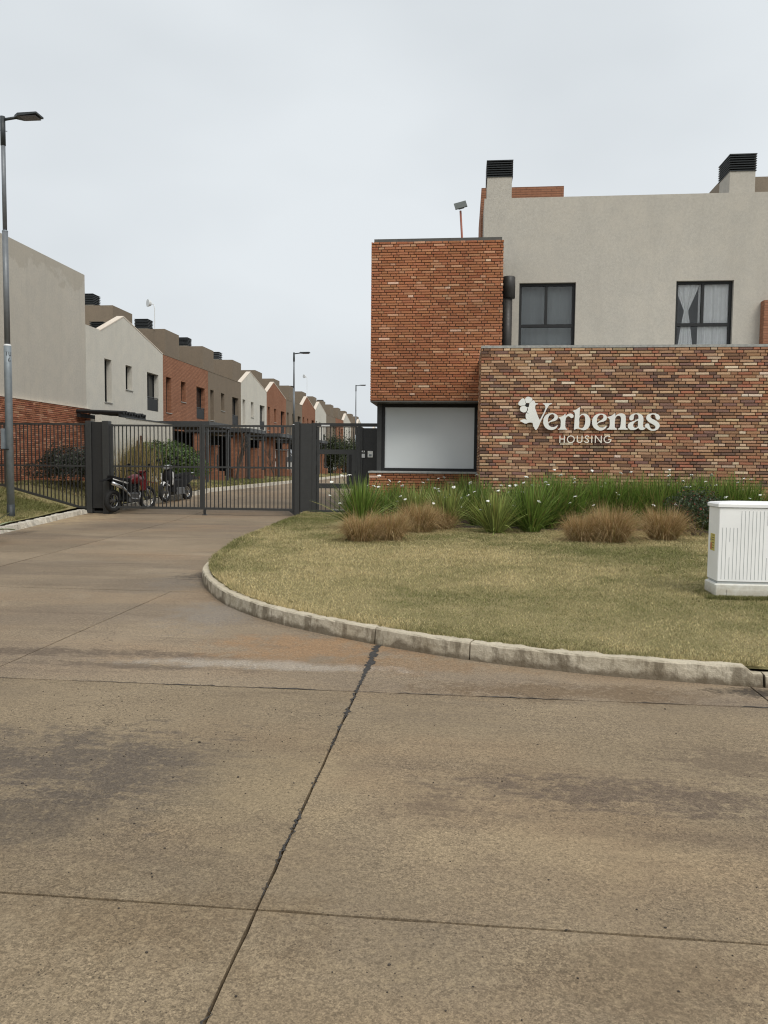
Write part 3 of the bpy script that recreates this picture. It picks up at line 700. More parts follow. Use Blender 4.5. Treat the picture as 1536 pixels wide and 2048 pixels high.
mw.quad((9.5, YS, .1), (9.5, 30, .1), (9.5, 30, zt), (9.5, YS, zt)); mw.quad((xl, YS + .25, zt), (9.5, YS + .25, zt), (9.5, YS + .25, zt - .5), (xl, YS + .25, zt - .5))
mw.build('wall', 'stucco', hs_)
MB().box(xl + .05, 9.45, YS + .25, 29.9, zt - .6, zt - .5).build('roof', 'concrete_cap', hs_)
for (ua, ub, za, zb) in holes:
    tz = at(1095, 652.5, 'Y', YS + .14).z; mid = (ua + ub) / 2 - .02
    wn = window(hs_, 'Y', YS, ua + .004, ub - .004, za + .01, zb - .004, .09, .066, [(mid, 1)], [tz])
    rm = MB(); y0 = YS + .16
    for q in (((ua - .5, y0), (ua - .5, y0 + 2.5)), ((ua - .5, y0 + 2.5), (ub + .5, y0 + 2.5)), ((ub + .5, y0 + 2.5), (ub + .5, y0))):
        (p, q_) = q; rm.quad((*p, za - .3), (*q_, za - .3), (*q_, zb + .2), (*p, zb + .2))
    rm.quad((ua - .5, y0, zb + .2), (ub + .5, y0, zb + .2), (ub + .5, y0 + 2.5, zb + .2), (ua - .5, y0 + 2.5, zb + .2)); rm.quad((ua - .5, y0, za - .3), (ub + .5, y0, za - .3), (ub + .5, y0 + 2.5, za - .3), (ua - .5, y0 + 2.5, za - .3))
    rm.build('room', 'blind_grey', hs_)
def curtain(label, u0, u1, z0, z1, y, tie=None, n=90, amp=.03):
    pts = []; zz = list(np.linspace(z1, z0, 26))
    ph = [random.uniform(0, 6.28) for _ in range(4)]
    for z in zz:
        row = []
        for i in range(n + 1):
            u = i / n; s_ = 1.0; cx = (u0 + u1) / 2
            if tie is not None:
                dz = (z - tie) ; s_ = .14 + .86 * min(1, abs(dz) / ((z1 - tie) if dz > 0 else (tie - z0) * 2.2)) ** (.95 if dz > 0 else .8)
            x = cx + (u - .5) * (u1 - u0) * s_
            f = math.sin(u * 34 + ph[0]) * .6 + math.sin(u * 61 + ph[1] + z * .4) * .3 + math.sin(u * 17 + ph[2]) * .4
            row.append((x, y + f * amp * (.35 + .65 * s_), z))
        pts.append(row)
    m_ = MB(); m_.loft(pts, False, False).smooth(); o = m_.build('curtain', 'curtain'); return props(o, label, 'curtain')
ua, ub, za, zb = holes[1]; yk = YS + .20
curtain('white curtain gathered by a tie in the middle, in the right upper window', ua - .02, ua + (ub - ua) * .46, za, zb - .02, yk, tie=za + (zb - za) * .58)
curtain('straight sheer white curtain in right half of the upper window', ua + (ub - ua) * .44, ub + .02, za, zb - .02, yk + .02)
ua, ub, za, zb = holes[0]
t = NT('sheer_grey'); M['sheer_grey'] = t.set((.34, .365, .37), .9, 0, .1)
cu = curtain('dim grey sheer curtain behind the glass beside the flue pipe', ua, ub, za, zb - .02, yk + .2, amp=.02); cu.data.materials[0] = M['sheer_grey']
# chimneys on the parapet
c0 = at(974, 395, 'Y', YS); c1 = at(1024, 395, 'Y', YS); zl0 = at(1000, 354, 'Y', YS).z; zl1 = at(1000, 322, 'Y', YS).z
ch = MB().box(c0.x, c1.x - .01, YS + .004, YS + .75, zt - .3, zl0).build('chimney', 'stucco', hs_); louvre(ch, c0.x - .01, c1.x + .005, YS - .006, YS + .76, zl0, zl1, 7)
c0 = at(1463, 380, 'Y', YS + .35); c1 = at(1510, 380, 'Y', YS + .35); zl0 = at(1480, 342, 'Y', YS + .35).z; zl1 = at(1480, 309, 'Y', YS + .35).z
ch = MB().box(c0.x - .05, c1.x, YS + .36, YS + 1.15, zt - .6, zl0).build('chimney', 'stucco', hs_); louvre(ch, c0.x - .06, c1.x + .01, YS + .35, YS + 1.2, zl0, zl1, 7)
p = at(1445, 358, 'Y', YS + 1.6)
MB().box(p.x - .02, 10.5, YS + 1.5, YS + 5.5, zt - .6, p.z).build('roof_box', 'stucco_taupe', hs_)
# brick stair tower behind
q0 = at(963, 376, 'Y', YS + 1.4); q1 = at(1128, 372, 'Y', YS + 1.4)
MB().box(q0.x, q1.x, YS + 1.4, YS + 5, 2, q0.z).build('stair_tower', 'brick_far', hs_)
# brick return at the far right edge
pr = at(1529, 600, 'Y', YS - .25)
MB().box(pr.x, 9.8, YS - .25, YS - .01, ZW - .03, at(1529, 600, 'Y', YS - .25).z).build('brick_pier', 'brick_far', hs_)
# flue pipe between lodge and window
f0 = at(1005, 560, 'Y', 19.5).x; f1 = at(1031, 560, 'Y', 19.5).x; fx = (f0 + f1) / 2; fr_ = (f1 - f0) / 2
ft = at(1018, 553, 'Y', 19.5).z; fm = at(1018, 596, 'Y', 19.5).z
fl = MB().tube([(fx - .03, 19.55, 3.5), (fx - .03, 19.55, fm + .1)], fr_ * .78, 20).smooth().build('flue_pipe', 'flue_metal', hs_)
MB().tube([(fx, 19.55, fm), (fx, 19.55, ft - .02), (fx, 19.55, ft)], [fr_, fr_, fr_ * .9], 24).smooth().build('flue_cap', 'flue_metal', fl)

# solar flood lamp on the lodge roof
b0 = at(926, 474, 'Y', 19.6); b1 = at(921, 420, 'Y', 19.6)
sf = thing('solar_lamp', 'small square solar flood lamp on an orange pole on the lodge roof', 'lamp', (b0.x, 19.6, ZT + .07))
MB().tube([(b0.x, 19.6, ZT + .07), (b1.x, 19.6, b1.z - .02)], .026, 8).build('pole', 'orange_paint', sf)
pan = MB(); pan.box(-.15, .15, -.012, .012, -.12, .12).rot(Matrix.Translation((b1.x - .0, 19.55, b1.z + .1)) @ Matrix.Rotation(R(-14), 4, 'Y') @ Matrix.Rotation(R(-38), 4, 'X')); pn = pan.build('panel', 'panel_grey', sf)
br = MB().box(-.07, .07, .012, .05, -.09, -.03).rot(Matrix.Translation((b1.x, 19.55, b1.z + .1)) @ Matrix.Rotation(R(-14), 4, 'Y') @ Matrix.Rotation(R(-38), 4, 'X')); br.build('bracket', 'galvanised', sf)

# ================================================================== raised lettering on the feature wall
SX, SY = 1176.0, 860.0
sc_ = (at(SX + 50, SY, 'Y', YW - .05).x - at(SX - 50, SY, 'Y', YW - .05).x) / 100
so_ = at(SX, SY, 'Y', YW - .05)
sign = thing('wall_sign', 'white raised serif lettering with a flower emblem on the mottled brick wall', 'sign', (so_.x, YW - .05, so_.z))
def s2w(px, py): return ((px - SX) * sc_, -(py - SY - .0048 * (px - SX)) * sc_)
def zoom(reg):
    ox, oy, k = {4: (1020, 780, 12.8), 5: (1120, 800, 12.8), 6: (1220, 810, 13.964)}[reg]
    return lambda p: s2w(ox + p[0] / k, oy + p[1] / k)
def outline(name, loops, mat, depth=.028, proud=.022, parent=sign, label=None):
    cu = bpy.data.curves.new(name, 'CURVE'); cu.dimensions = '2D'; cu.fill_mode = 'BOTH'; cu.resolution_u = 6; cu.extrude = depth / 2; cu.bevel_depth = .0015
    for pts in loops:
        s_ = cu.splines.new('BEZIER'); s_.bezier_points.add(len(pts) - 1); s_.use_cyclic_u = True
        for b, q in zip(s_.bezier_points, pts):
            b.co = (q[0], q[1], 0); h = 'VECTOR' if len(q) > 2 else 'AUTO'; b.handle_left_type = b.handle_right_type = h
    tmp = bpy.data.objects.new(name, cu); col.objects.link(tmp); dg = bpy.context.evaluated_depsgraph_get()
    me = bpy.data.meshes.new_from_object(tmp.evaluated_get(dg)); bpy.data.objects.remove(tmp); me.name = name
    me.transform(Matrix.Rotation(R(90), 4, 'X')); me.materials.clear(); o = link(name, me, mat, parent); o.location = (0, proud - .02, 0)
    if label: o['label'] = label
    return o
def P(reg, pts):
    z = zoom(reg); return [(*z(p), *( (1,) if len(p) > 2 else ())) for p in pts]
def sh(pts, dx, dy): return [(p[0] + dx * sc_, p[1] - dy * sc_, *p[2:]) for p in pts]
C_ = 1
emb = outline('flower_letter_v', [P(4, [(470, 335, C_), (510, 290), (555, 256), (595, 266), (615, 310), (620, 325, C_), (690, 334, C_), (688, 352, C_), (640, 365), (622, 400), (620, 450), (640, 515), (735, 745), (752, 765, C_), (800, 662), (868, 520), (888, 440), (872, 378), (845, 355), (820, 345, C_), (820, 330, C_), (1055, 328, C_), (1052, 342, C_), (985, 375), (945, 430), (860, 610), (760, 830), (690, 985), (655, 1022), (625, 1000), (605, 950, C_), (585, 940, C_), (574, 875), (562, 838, C_), (510, 828), (450, 835), (400, 855), (345, 850, C_), (320, 832), (230, 790, C_), (290, 755), (350, 745), (415, 768, C_), (385, 700), (380, 640), (396, 580, C_), (440, 600), (478, 625, C_), (450, 592), (404, 558, C_), (432, 510), (440, 440), (455, 418, C_), (466, 375)])], 'sign_face')
for nm, pts in (('petal', [(375, 335, C_), (352, 265), (330, 210), (300, 198), (235, 245), (186, 325), (192, 365), (230, 388), (290, 385), (355, 375, C_)]),
                ('petal', [(392, 322, C_), (360, 250), (365, 195), (410, 162), (470, 165), (520, 190), (542, 225), (525, 260), (462, 325, C_), (428, 316)]),
                ('petal', [(360, 388, C_), (300, 400), (250, 420), (232, 460), (240, 515), (280, 550), (340, 565), (385, 545), (412, 482), (424, 426, C_), (385, 418)])):
    outline(nm, [P(4, pts)], 'sign_face')
zc = zoom(4); cx, cz = zc((412, 375)); rr_ = 42 / 12.8 * sc_
ey = MB(); ey.prism([(cx + rr_ * math.cos(a), cz + rr_ * math.sin(a)) for a in np.linspace(0, 2 * math.pi, 25)[:-1]], 'Y', -.018, .02)
BASE_sign = BASE[sign.name]; BASE[sign.name] = Vector(); ey.build('flower_eye', 'ink_black', sign)
E1 = P(4, [(1215, 905, C_), (1182, 968), (1115, 1012), (1035, 1022), (930, 985), (860, 900), (840, 795), (868, 685), (950, 608), (1060, 588), (1150, 608), (1206, 668), (1200, 735), (1150, 780), (1070, 803), (1005, 825), (968, 858, C_), (985, 900), (1030, 938), (1090, 950), (1150, 938), (1203, 903, C_)])
E2 = P(4, [(962, 842, C_), (956, 770), (972, 685), (1018, 628), (1075, 612), (1118, 636), (1125, 690), (1092, 738), (1030, 780), (988, 812)])
outline('letter_e', [E1, E2], 'sign_face')
outline('letter_r', [P(5, [(-45, 442, C_), (60, 405), (125, 345, C_), (128, 425, C_), (150, 390), (210, 350), (280, 345), (328, 385), (330, 430), (300, 455), (265, 450), (240, 425), (205, 405), (160, 430), (132, 500), (127, 600), (131, 690), (150, 730), (180, 745, C_), (180, 758, C_), (-55, 758, C_), (-55, 745, C_), (-20, 730), (5, 690), (12, 600), (8, 520), (-10, 475), (-45, 455, C_)])], 'sign_face')
outline('letter_b', [P(5, [(315, 270, C_), (400, 240), (470, 190), (498, 178, C_), (490, 280), (485, 415, C_), (530, 365), (600, 345), (680, 370), (745, 450), (765, 570), (740, 680), (680, 750), (600, 772), (530, 755), (480, 735), (420, 740), (360, 762, C_), (358, 740, C_), (366, 500), (370, 350), (352, 302), (315, 280, C_)]),
                     P(5, [(490, 440), (485, 600), (482, 690), (510, 722), (560, 722), (610, 680), (635, 600), (640, 500), (620, 410), (580, 378), (525, 392)])], 'sign_face')
outline('letter_e', [sh(E1, 98.1, .6), sh(E2, 98.1, .6)], 'sign_face')
outline('letter_n', [P(6, [(-82, 329, C_), (20, 300), (125, 225, C_), (132, 312, C_), (180, 265), (260, 235), (340, 238), (402, 280), (420, 360), (422, 500), (425, 600), (440, 640), (482, 668, C_), (482, 686, C_), (220, 686, C_), (220, 668, C_), (265, 640), (282, 590), (294, 450), (285, 340), (245, 297), (190, 302), (142, 345), (128, 410), (123, 580), (135, 635), (180, 664, C_), (180, 686, C_), (-90, 686, C_), (-90, 668, C_), (-40, 640), (-18, 590), (-15, 450), (-30, 385), (-82, 347, C_)])], 'sign_face')
outline('letter_a', [P(6, [(524, 370), (542, 310), (600, 258), (700, 232), (800, 245), (880, 300), (908, 385), (904, 500), (904, 590), (922, 626), (948, 634), (980, 628, C_), (960, 662), (920, 690), (870, 697), (815, 680), (780, 638, C_), (720, 676), (620, 697), (540, 680), (495, 620), (495, 560), (530, 502), (610, 460), (700, 428), (776, 380, C_), (772, 310), (742, 264), (700, 252), (660, 272), (641, 315), (640, 370), (615, 412), (575, 425), (540, 408)]),
                     P(6, [(770, 425, C_), (765, 500), (765, 590), (740, 630), (690, 638), (645, 615), (630, 560), (647, 508), (692, 464)])], 'sign_face')
outline('letter_s', [P(6, [(1360, 350), (1348, 392), (1310, 408), (1265, 385), (1240, 320), (1218, 275), (1170, 258), (1112, 282), (1100, 325), (1132, 372), (1220, 420), (1312, 482), (1358, 560), (1340, 640), (1270, 700), (1180, 717), (1090, 700), (1020, 650), (966, 600), (970, 550), (1010, 520), (1058, 525), (1080, 570), (1097, 622), (1140, 668), (1195, 680), (1243, 652), (1250, 605), (1210, 560), (1110, 500), (1020, 430), (990, 350), (1012, 290), (1080, 246), (1180, 232), (1280, 250), (1340, 295)])], 'sign_face')
def stroke(name, lines, w_=24):
    z = zoom(5); m_ = MB(); hw = w_ / 12.8 * sc_ / 2
    for li, pts in enumerate(lines):
        q = [Vector(z(p)) for p in pts]; n = len(q); l_ = []; r_ = []
        for i in range(n):
            d0 = (q[i] - q[i - 1]).normalized() if i else (q[1] - q[0]).normalized(); d1 = (q[i + 1] - q[i]).normalized() if i < n - 1 else d0
            t_ = (d0 + d1).normalized(); nn = Vector((-t_.y, t_.x)); k = hw / max(.35, t_.dot(d1)); l_.append(q[i] + nn * k); r_.append(q[i] - nn * k)
        y0 = -.008 - .0006 * li; y1 = .014 + .0006 * li
        m_.loft([[(l_[i].x, y0, l_[i].y), (r_[i].x, y0, r_[i].y), (r_[i].x, y1, r_[i].y), (l_[i].x, y1, l_[i].y)] for i in range(n)])
    return m_.build(name, 'sign_cream', sign)
arc = lambda cx, cy, r, a0, a1, n=24: [(cx + r * math.cos(R(a0 + (a1 - a0) * i / n)), cy - r * math.sin(R(a0 + (a1 - a0) * i / n))) for i in range(n + 1)]
stroke('letter_h', [[(0, 915), (0, 1102)], [(113, 915), (113, 1102)], [(0, 1003), (113, 1003)]])
stroke('letter_o', [arc(280, 1010, 88, 0, 360, 36)])
stroke('letter_u', [[(447, 915)] + arc(507, 1035, 60, 180, 360, 16) + [(567, 915)]])
stroke('letter_s', [[(p.x, p.y) for p in catmull([(740, 950), (718, 926), (688, 920), (660, 938), (658, 970), (695, 1002), (730, 1032), (736, 1064), (716, 1090), (684, 1097), (652, 1084), (637, 1052)], 4)]])
stroke('letter_i', [[(820, 915), (820, 1102)]])
stroke('letter_n', [[(910, 1102), (910, 918)], [(906, 912), (1066, 1106)], [(1062, 1100), (1062, 915)]])
stroke('letter_g', [arc(1222, 1010, 88, 48, 355, 32), [(1236, 1020), (1322, 1020)]])
# stand-off pins behind the letters
for px, py in ((1060, 830), (1110, 850), (1152, 850), (1190, 845), (1215, 850), (1240, 850), (1275, 850), (1310, 850), (1120, 880), (1170, 880), (1220, 880)):
    x_, z_ = s2w(px, py); MB().box(x_ - .006, x_ + .006, .014, .075, z_ - .006, z_ + .006).build('pin', 'ink_black', sign)

# ================================================================== gates and perimeter fence (plane Y = YG)
gx = lambda px: at(px, 940, 'Y', YG).x
gz = lambda py, px=400: at(px, py, 'Y', YG).z
def barmesh(h, r=.011):
    key = ('bar', round(h, 2), r)
    if key not in SHARED: SHARED[key] = MB().box(-r, r, -r, r, 0, round(h, 2)).mesh('bar'); SHARED[key].materials.append(M['gate_metal_dark'])
    return SHARED[key]
def bars(root, x0, x1, n, z0, z1, y=YG, r=.011):
    for k in range(n):
        o = link('bar', barmesh(z1 - z0, r), None, root); o.location = Vector((x0 + (x1 - x0) * (k + .5) / n, y, z0)) - BASE[root.name]
def leaf(label, x0, x1, n):
    zt_, zm, zb_ = gz(849), gz(934), gz(1019)
    g_ = thing('driveway_gate', label, 'gate', ((x0 + x1) / 2, YG, .03), group='driveway gate leaves')
    for xs_ in (x0, x1 - .06): MB().box(xs_, xs_ + .06, YG - .03, YG + .03, zb_, zt_).build('stile', 'gate_metal', g_)
    for z, h, nm in ((zt_ - .035, .05, 'top_rail'), (zm, .045, 'middle_rail'), (zb_ + .03, .06, 'bottom_rail')):
        MB().box(x0 + .06, x1 - .06, YG - .027, YG + .027, z - h / 2, z + h / 2).build(nm, 'gate_metal', g_)
    bars(g_, x0 + .06, x1 - .06, n, zb_ + .06, zt_ - .06); return g_
xa, xm, xb = gx(222), gx(404.5), gx(590)
l1 = leaf('left leaf of the dark driveway gate, in front of the motorcycles', xa + .005, xm - .004, 22)
l2 = leaf('right leaf of the dark driveway gate, without motorcycles behind it', xm + .004, xb - .02, 22)
MB().box(xm + .03, xm + .09, YG - .02, YG + .02, .035, .2).build('drop_bolt', 'gate_metal_dark', l2)
MB().cbox(xm + .0, xm + .13, YG - .05, YG + .05, .03, .05, .01).build('ground_stop', 'gate_metal_dark', l2)
def post(m_, x0, x1, z0, z1, d=.09): return m_.cbox(x0, x1, YG - d, YG + d, z0, z1, .008)
lp = thing('gate_pillar', 'wide dark sheet metal pillar at the left end of driveway gate', 'pillar', (gx(198), YG, .05), group='gate pillars')
for a, b in ((175, 186), (208, 221)): post(MB(), gx(a), gx(b), .0 if a > 200 else .05, gz(842, 200), .1).build('post', 'gate_metal', lp)
MB().box(gx(186) + .01, gx(208) - .01, YG - .05, YG + .05, gz(1016, 200), gz(844, 200)).build('panel', 'gate_metal_dark', lp)
MB().box(gx(186), gx(186) + .012, YG - .07, YG + .0, gz(1016, 200), gz(844, 200)).build('groove_strip', 'ink_black', lp)
MB().box(gx(188), gx(206), YG - .02, YG + .02, .05, .1).build('roller', 'gate_metal_dark', lp)
rp = thing('gate_pillar', 'dark sheet metal pillar between driveway gate and pedestrian gate', 'pillar', (gx(607), YG, .05), group='gate pillars')
post(MB(), gx(590), gx(600.5), .0, gz(844, 600), .1).build('post', 'gate_metal', rp)
MB().box(gx(600.5) + .012, gx(624.5), YG - .06, YG + .06, gz(1024, 615), gz(847, 615)).build('panel', 'gate_metal', rp)
MB().box(gx(600.5), gx(600.5) + .012, YG - .04, YG + .04, gz(1024, 615), gz(847, 615)).build('groove_strip', 'ink_black', rp)
MB().box(gx(602), gx(607), YG - .03, YG + .03, .02, gz(1024, 615)).build('foot', 'gate_metal_dark', rp)
MB().prism([(gx(590) - .16, gz(1022, 590)), (gx(590), gz(1022, 590)), (gx(590), gz(1031, 590))], 'Y', YG - .02, YG + .02).build('catch', 'gate_metal', rp)

pg = thing('pedestrian_gate', 'dark pedestrian gate with three barred openings beside the intercoms', 'gate', (gx(672), YG, .12))
z = lambda y: gz(y, 670)
x0, x1, x2, x3 = gx(625), gx(633.5), gx(715.5), gx(722)
MB().box(x0, x1 - .008, YG - .06, YG + .06, .08, z(846)).build('post', 'gate_metal', pg); MB().box(x2 + .012, x3 - .004, YG - .06, YG + .06, .1, z(853)).build('post', 'gate_metal', pg)
MB().box(x1 - .006, gx(757), YG - .055, YG + .055, z(853), z(846.5)).build('lintel', 'gate_metal', pg)
d0, d1 = gx(638), gx(711.5); fr2 = MB()
for a, b, e, f in ((x1, d0, z(1024.5), z(853.6)), (d1, x2, z(1024.5), z(853.6)), (d0, d1, z(854.7) - .0, z(853.6)), (d0, d1, z(908.5), z(899)), (d0, d1, z(976.8), z(967)), (d0, d1, z(1024.5), z(1020.5))): fr2.box(a, b, YG - .03, YG + .03, e, f)
fr2.build('gate_frame', 'gate_metal', pg)
MB().box(gx(693.5), d1, YG - .034, YG + .034, z(967), z(908.5)).build('lock_panel', 'gate_metal', pg)
MB().box(gx(698), gx(703.5), YG - .038, YG - .03, z(966), z(909)).build('lock_slot', 'ink_black', pg)
MB().box(gx(710.4), gx(711.4), YG - .05, YG - .03, z(945), z(942)).build('keyhole', 'ink_black', pg)
for e, f, n, xr_ in ((z(898.8), z(855), 8, d1), (z(966.6), z(908.7), 6, gx(693.5)), (z(1020.3), z(977), 8, d1)): bars(pg, d0, xr_, n, e, f, r=.009)
for y_ in (870, 940, 1010): MB().box(x1 - .012, x1 + .004, YG - .045, YG - .03, z(y_ + 9), z(y_ - 9)).build('hinge', 'ink_black', pg)
MB().box(gx(643.5), gx(660), YG - .075, YG - .03, z(853), z(850)).build('door_closer', 'white_metal', pg)
ipn = thing('metal_screen', 'flat dark metal screen between the pedestrian gate and the lodge window', 'screen', (gx(738), YG, .12))
MB().box(x3, gx(757) + .3, YG - .02, YG + .02, .1, z(856)).build('sheet', 'gate_metal_dark', ipn)
MB().box(x3, x3 + .04, YG - .05, YG - .02, .1, z(854)).build('edge_strip', 'gate_metal', ipn)
def intercom(label, a, b, e, f, back, bits):
    o = thing('intercom', label, 'intercom', (gx((a + b) / 2), YG - .02, z((e + f) / 2)), group='intercoms by the gate')
    MB().cbox(gx(a), gx(b), YG - .05, YG - .0205, z(f), z(e), .004).build('housing', back, o)
    for nm, mt, (p, q, r_, s_) in bits: MB().box(gx(p), gx(q), YG - .054, YG - .049, z(s_), z(r_)).build(nm, mt, o)
intercom('black intercom with two small white plates, nearer the gate', 722.6, 731.4, 900.3, 916, 'ink_black', [('camera_plate', 'white_metal', (723.7, 730.2, 901, 904.2)), ('keypad', 'white_metal', (723.7, 730.2, 907.2, 915)), ('lens', 'ink_black', (726, 728, 901.6, 903.4))])
intercom('plain silver intercom plate, nearer the lodge window', 735.5, 746, 901.6, 914.2, 'sign_face', [('speaker_grille', 'galvanised', (738.2, 743.2, 908, 912))])

fn = thing('perimeter_fence', 'dark bar fence running left from the gate pillar over the grass bank', 'fence', (-11.5, YG, .4))
fx0, fx1 = -15.5, gx(175) - .002; ft_ = gz(846, 100)
rb = MB(); rings = []
for x in np.linspace(fx0, fx1, 24):
    zb_ = float(lawn_l(x, YG)) + .045; rings.append([(x, YG - .025, zb_ - .03), (x, YG + .025, zb_ - .03), (x, YG + .025, zb_ + .03), (x, YG - .025, zb_ + .03)])
rb.loft(rings); rb.build('bottom_rail', 'gate_metal', fn)
MB().box(fx0, fx1, YG - .025, YG + .025, ft_ - .05, ft_).build('top_rail', 'gate_metal', fn); MB().box(fx0, fx1, YG - .022, YG + .022, gz(931, 100) - .025, gz(931, 100) + .022).build('middle_rail', 'gate_metal', fn)
for k in range(50):
    x = fx1 - .06 - k * .108; zb_ = float(lawn_l(x, YG)) + .07
    o = link('bar', barmesh(round((ft_ - .05 - zb_) / .03) * .03), None, fn); o.location = Vector((x, YG, zb_)) - BASE[fn.name]
for x in (fx1 - 2.35, fx1 - 4.8): MB().box(x, x + .06, YG - .03, YG + .03, float(lawn_l(x, YG)), ft_ + .01).build('post', 'gate_metal', fn)

# ================================================================== corner house on the left (blank wall on a brick base)
XF = -13.0
chs = thing('corner_house', 'tall blank beige stucco house wall on a brick base behind the fence', 'building', (XF, 25.7, .5))
YE = at(169, 550, 'X', XF).y; ZE = at(169, 550, 'X', XF).z; ZBR = at(100, 805.5, 'X', XF + .09).z
m_ = MB(); m_.box(-22, XF, 8, YE, .2, ZE); m_.build('wall', 'stucco_left', chs)
m_ = MB(); m_.box(XF + .002, XF + .072, 8, YE + .12, .2, ZBR - .02); m_.build('base_wall', 'mortar', chs)
bricks(chs, 'X', XF + .09, 17.6, YE + .13, .35, ZBR - .02, pal_red, 300, 1, zmin=1.2, seed=12)
MB().box(XF + .002, XF + .11, 8, YE + .135, ZBR - .02, ZBR).build('ledge', 'coping_cream', chs)

# ================================================================== terraced row
YU = [26.83, 32.72, 38.74, 44.66, 50.7, 56.45, 62.2, 67.9, 73.5, 79, 84.4, 90, 95.4, 101, 107, 113, 119]
KIND = ['white gable', 'brick flat', 'brown flat', 'white gable', 'brick gable', 'brown flat', 'brick gable', 'white gable', 'brown flat', 'brick flat', 'white gable', 'brown flat', 'white gable', 'brick flat', 'brown flat', 'white gable']
ORD = 'first second third fourth fifth sixth seventh eighth ninth tenth eleventh twelfth thirteenth fourteenth fifteenth sixteenth'.split()
for k, kind in enumerate(KIND):
    y0, y1 = YU[k], YU[k + 1]; colr, top = kind.split(); mat = {'white': 'stucco_white', 'brick': 'brick_far', 'brown': 'stucco_brown'}[colr]
    look = {'white gable': 'white stucco with a pointed gable', 'brick flat': 'orange brick with a flat parapet', 'brown flat': 'brown stucco with a flat parapet', 'brick gable': 'orange brick with a pointed gable'}[kind]
    h = thing('terraced_house', f'{ORD[k]} terraced house from the blank corner wall, {look}', 'house', (XF, y0, .5), group='terraced houses along the inner street')
    ya = YE + .005 if k == 0 else y0; EV = 6.08
    s_ = (y1 - y0) / 5.95; U = lambda u: y0 + u * s_
    win = [('narrow', U(.35), U(.93), 3.6, 5.17), ('small', U(2.15), U(2.75), 4.22, 5.16), ('french', U(4.22), U(5.45), 3.56, 5.13)]
    holes = [w_[1:] for w_ in win] + [(U(.12), U(5.83), .5, 2.86)]
    fw_ = MB(); openwall(fw_, 'X', XF, ya + .004, y1 - .004, .3, EV, holes, .3, 1)
    if top == 'gable': fw_.prism([(U(.02), EV), (U(5.93), EV), (U(2.0), 6.95)], 'X', XF - .24, XF)
    if k == 0: fw_.box(XF - .24, XF, ya + .004, U(.02), EV, 6.14)
    fw_.quad((XF, y1 - .004, .3), (XF - .25, y1 - .004, .3), (XF - .25, y1 - .004, EV), (XF, y1 - .004, EV)); fw_.quad((XF, ya + .004, .3), (XF - .25, ya + .004, .3), (XF - .25, ya + .004, EV), (XF, ya + .004, EV)); fw_.quad((XF, ya + .004, EV), (XF, y1 - .004, EV), (XF - .24, y1 - .004, EV), (XF - .24, ya + .004, EV))
    fw_.build('wall', mat, h)
    MB().box(-21.5, XF - 1.35, ya + .004, y1 - .004, .3, EV - .35).build('body', 'stucco_brown' if k else 'stucco_white', h)
    bk = MB(); bk.box(XF - 1.34, XF - .35, ya + .01, y1 - .01, 2.9, EV - .4); bk.build('upper_floor', 'interior_shade', h)
    gd = MB(); gd.quad((XF - 1.3, U(.12), .5), (XF - 1.3, U(5.83), .5), (XF - 1.3, U(5.83), 2.9), (XF - 1.3, U(.12), 2.9)); gd.quad((XF - .3, U(.12), .5), (XF - 1.3, U(.12), .5), (XF - 1.3, U(.12), 2.9), (XF - .3, U(.12), 2.9)); gd.quad((XF - .3, U(5.83), .5), (XF - 1.3, U(5.83), .5), (XF - 1.3, U(5.83), 2.9), (XF - .3, U(5.83), 2.9)); gd.quad((XF - .3, U(.12), 2.88), (XF - 1.3, U(.12), 2.88), (XF - 1.3, U(5.83), 2.88), (XF - .3, U(5.83), 2.88)); gd.build('porch_wall', 'interior_shade', h)  # porch walls coloured near-black to paint in the shade under the canopies
    if k < 9:
        dd = MB().box(XF - 1.28, XF - 1.24, U(.9), U(1.9), .55, 2.6).build('door', 'door_panel' if k % 2 == 0 else 'frame_black', h)
    if top == 'gable':
        for a, b in (((U(.0), EV), (U(2.0), 6.95)), ((U(2.0), 6.95), (U(5.95), EV))):
            cp = MB(); cp.prism([(a[0], a[1] + .004), (b[0], b[1] + .004), (b[0], b[1] + .045), (a[0], a[1] + .045)], 'X', XF - .26, XF + .012); cp.build('coping', 'coping_cream', h)
    else:
        MB().box(XF - .26, XF + .012, ya + .01, y1 - .01, EV + .002, EV + .03).build('coping', 'stucco_brown', h)
    for nm, a, b, e, f in win:
        wn = window(h, 'X', XF, a + .004, b - .004, e + .004, f - .004, .2, .045, [((a + b) / 2, 0)] if nm == 'french' else (), (), 'glass_dark', 'frame_black', 'window', 1)
        if nm == 'french' and k < 9:
            MB().box(XF - .06, XF - .03, a + .02, b - .02, 3.58, 4.08).build('balcony_panel', 'frame_black', wn); MB().tube([(XF - .045, a, 4.12), (XF - .045, b, 4.12)], .02, 6).build('handrail', 'carport_metal', wn)
            if k < 5: MB().box(XF - .29, XF - .28, a + .08, (a + b) / 2 - .05, 3.62, 5.02).build('blind', 'curtain' if k == 0 else 'sheer_grey', wn)
        if nm != 'french' and k < 7: MB().box(XF - .02, XF + .035, a - .03, b + .03, e - .035, e - .002).build('sill', 'concrete_cap', wn)
    # stair box, chimney
    if k > 0: MB().box(-20, -15.5, y0 + .55, y0 + 2.6, EV - .36, 8.33).build('stair_box', 'stucco_brown', h)
    if k in (1, 2, 3, 4, 8, 11):
        c_ = MB().box(-17.15, -16.5, y0 + .7, y0 + 1.35, 8.331, 8.40).build('chimney', 'stucco_white', h); louvre(c_, -17.18, -16.47, y0 + .67, y0 + 1.38, 8.40, 8.86, 6 if k < 4 else 3)
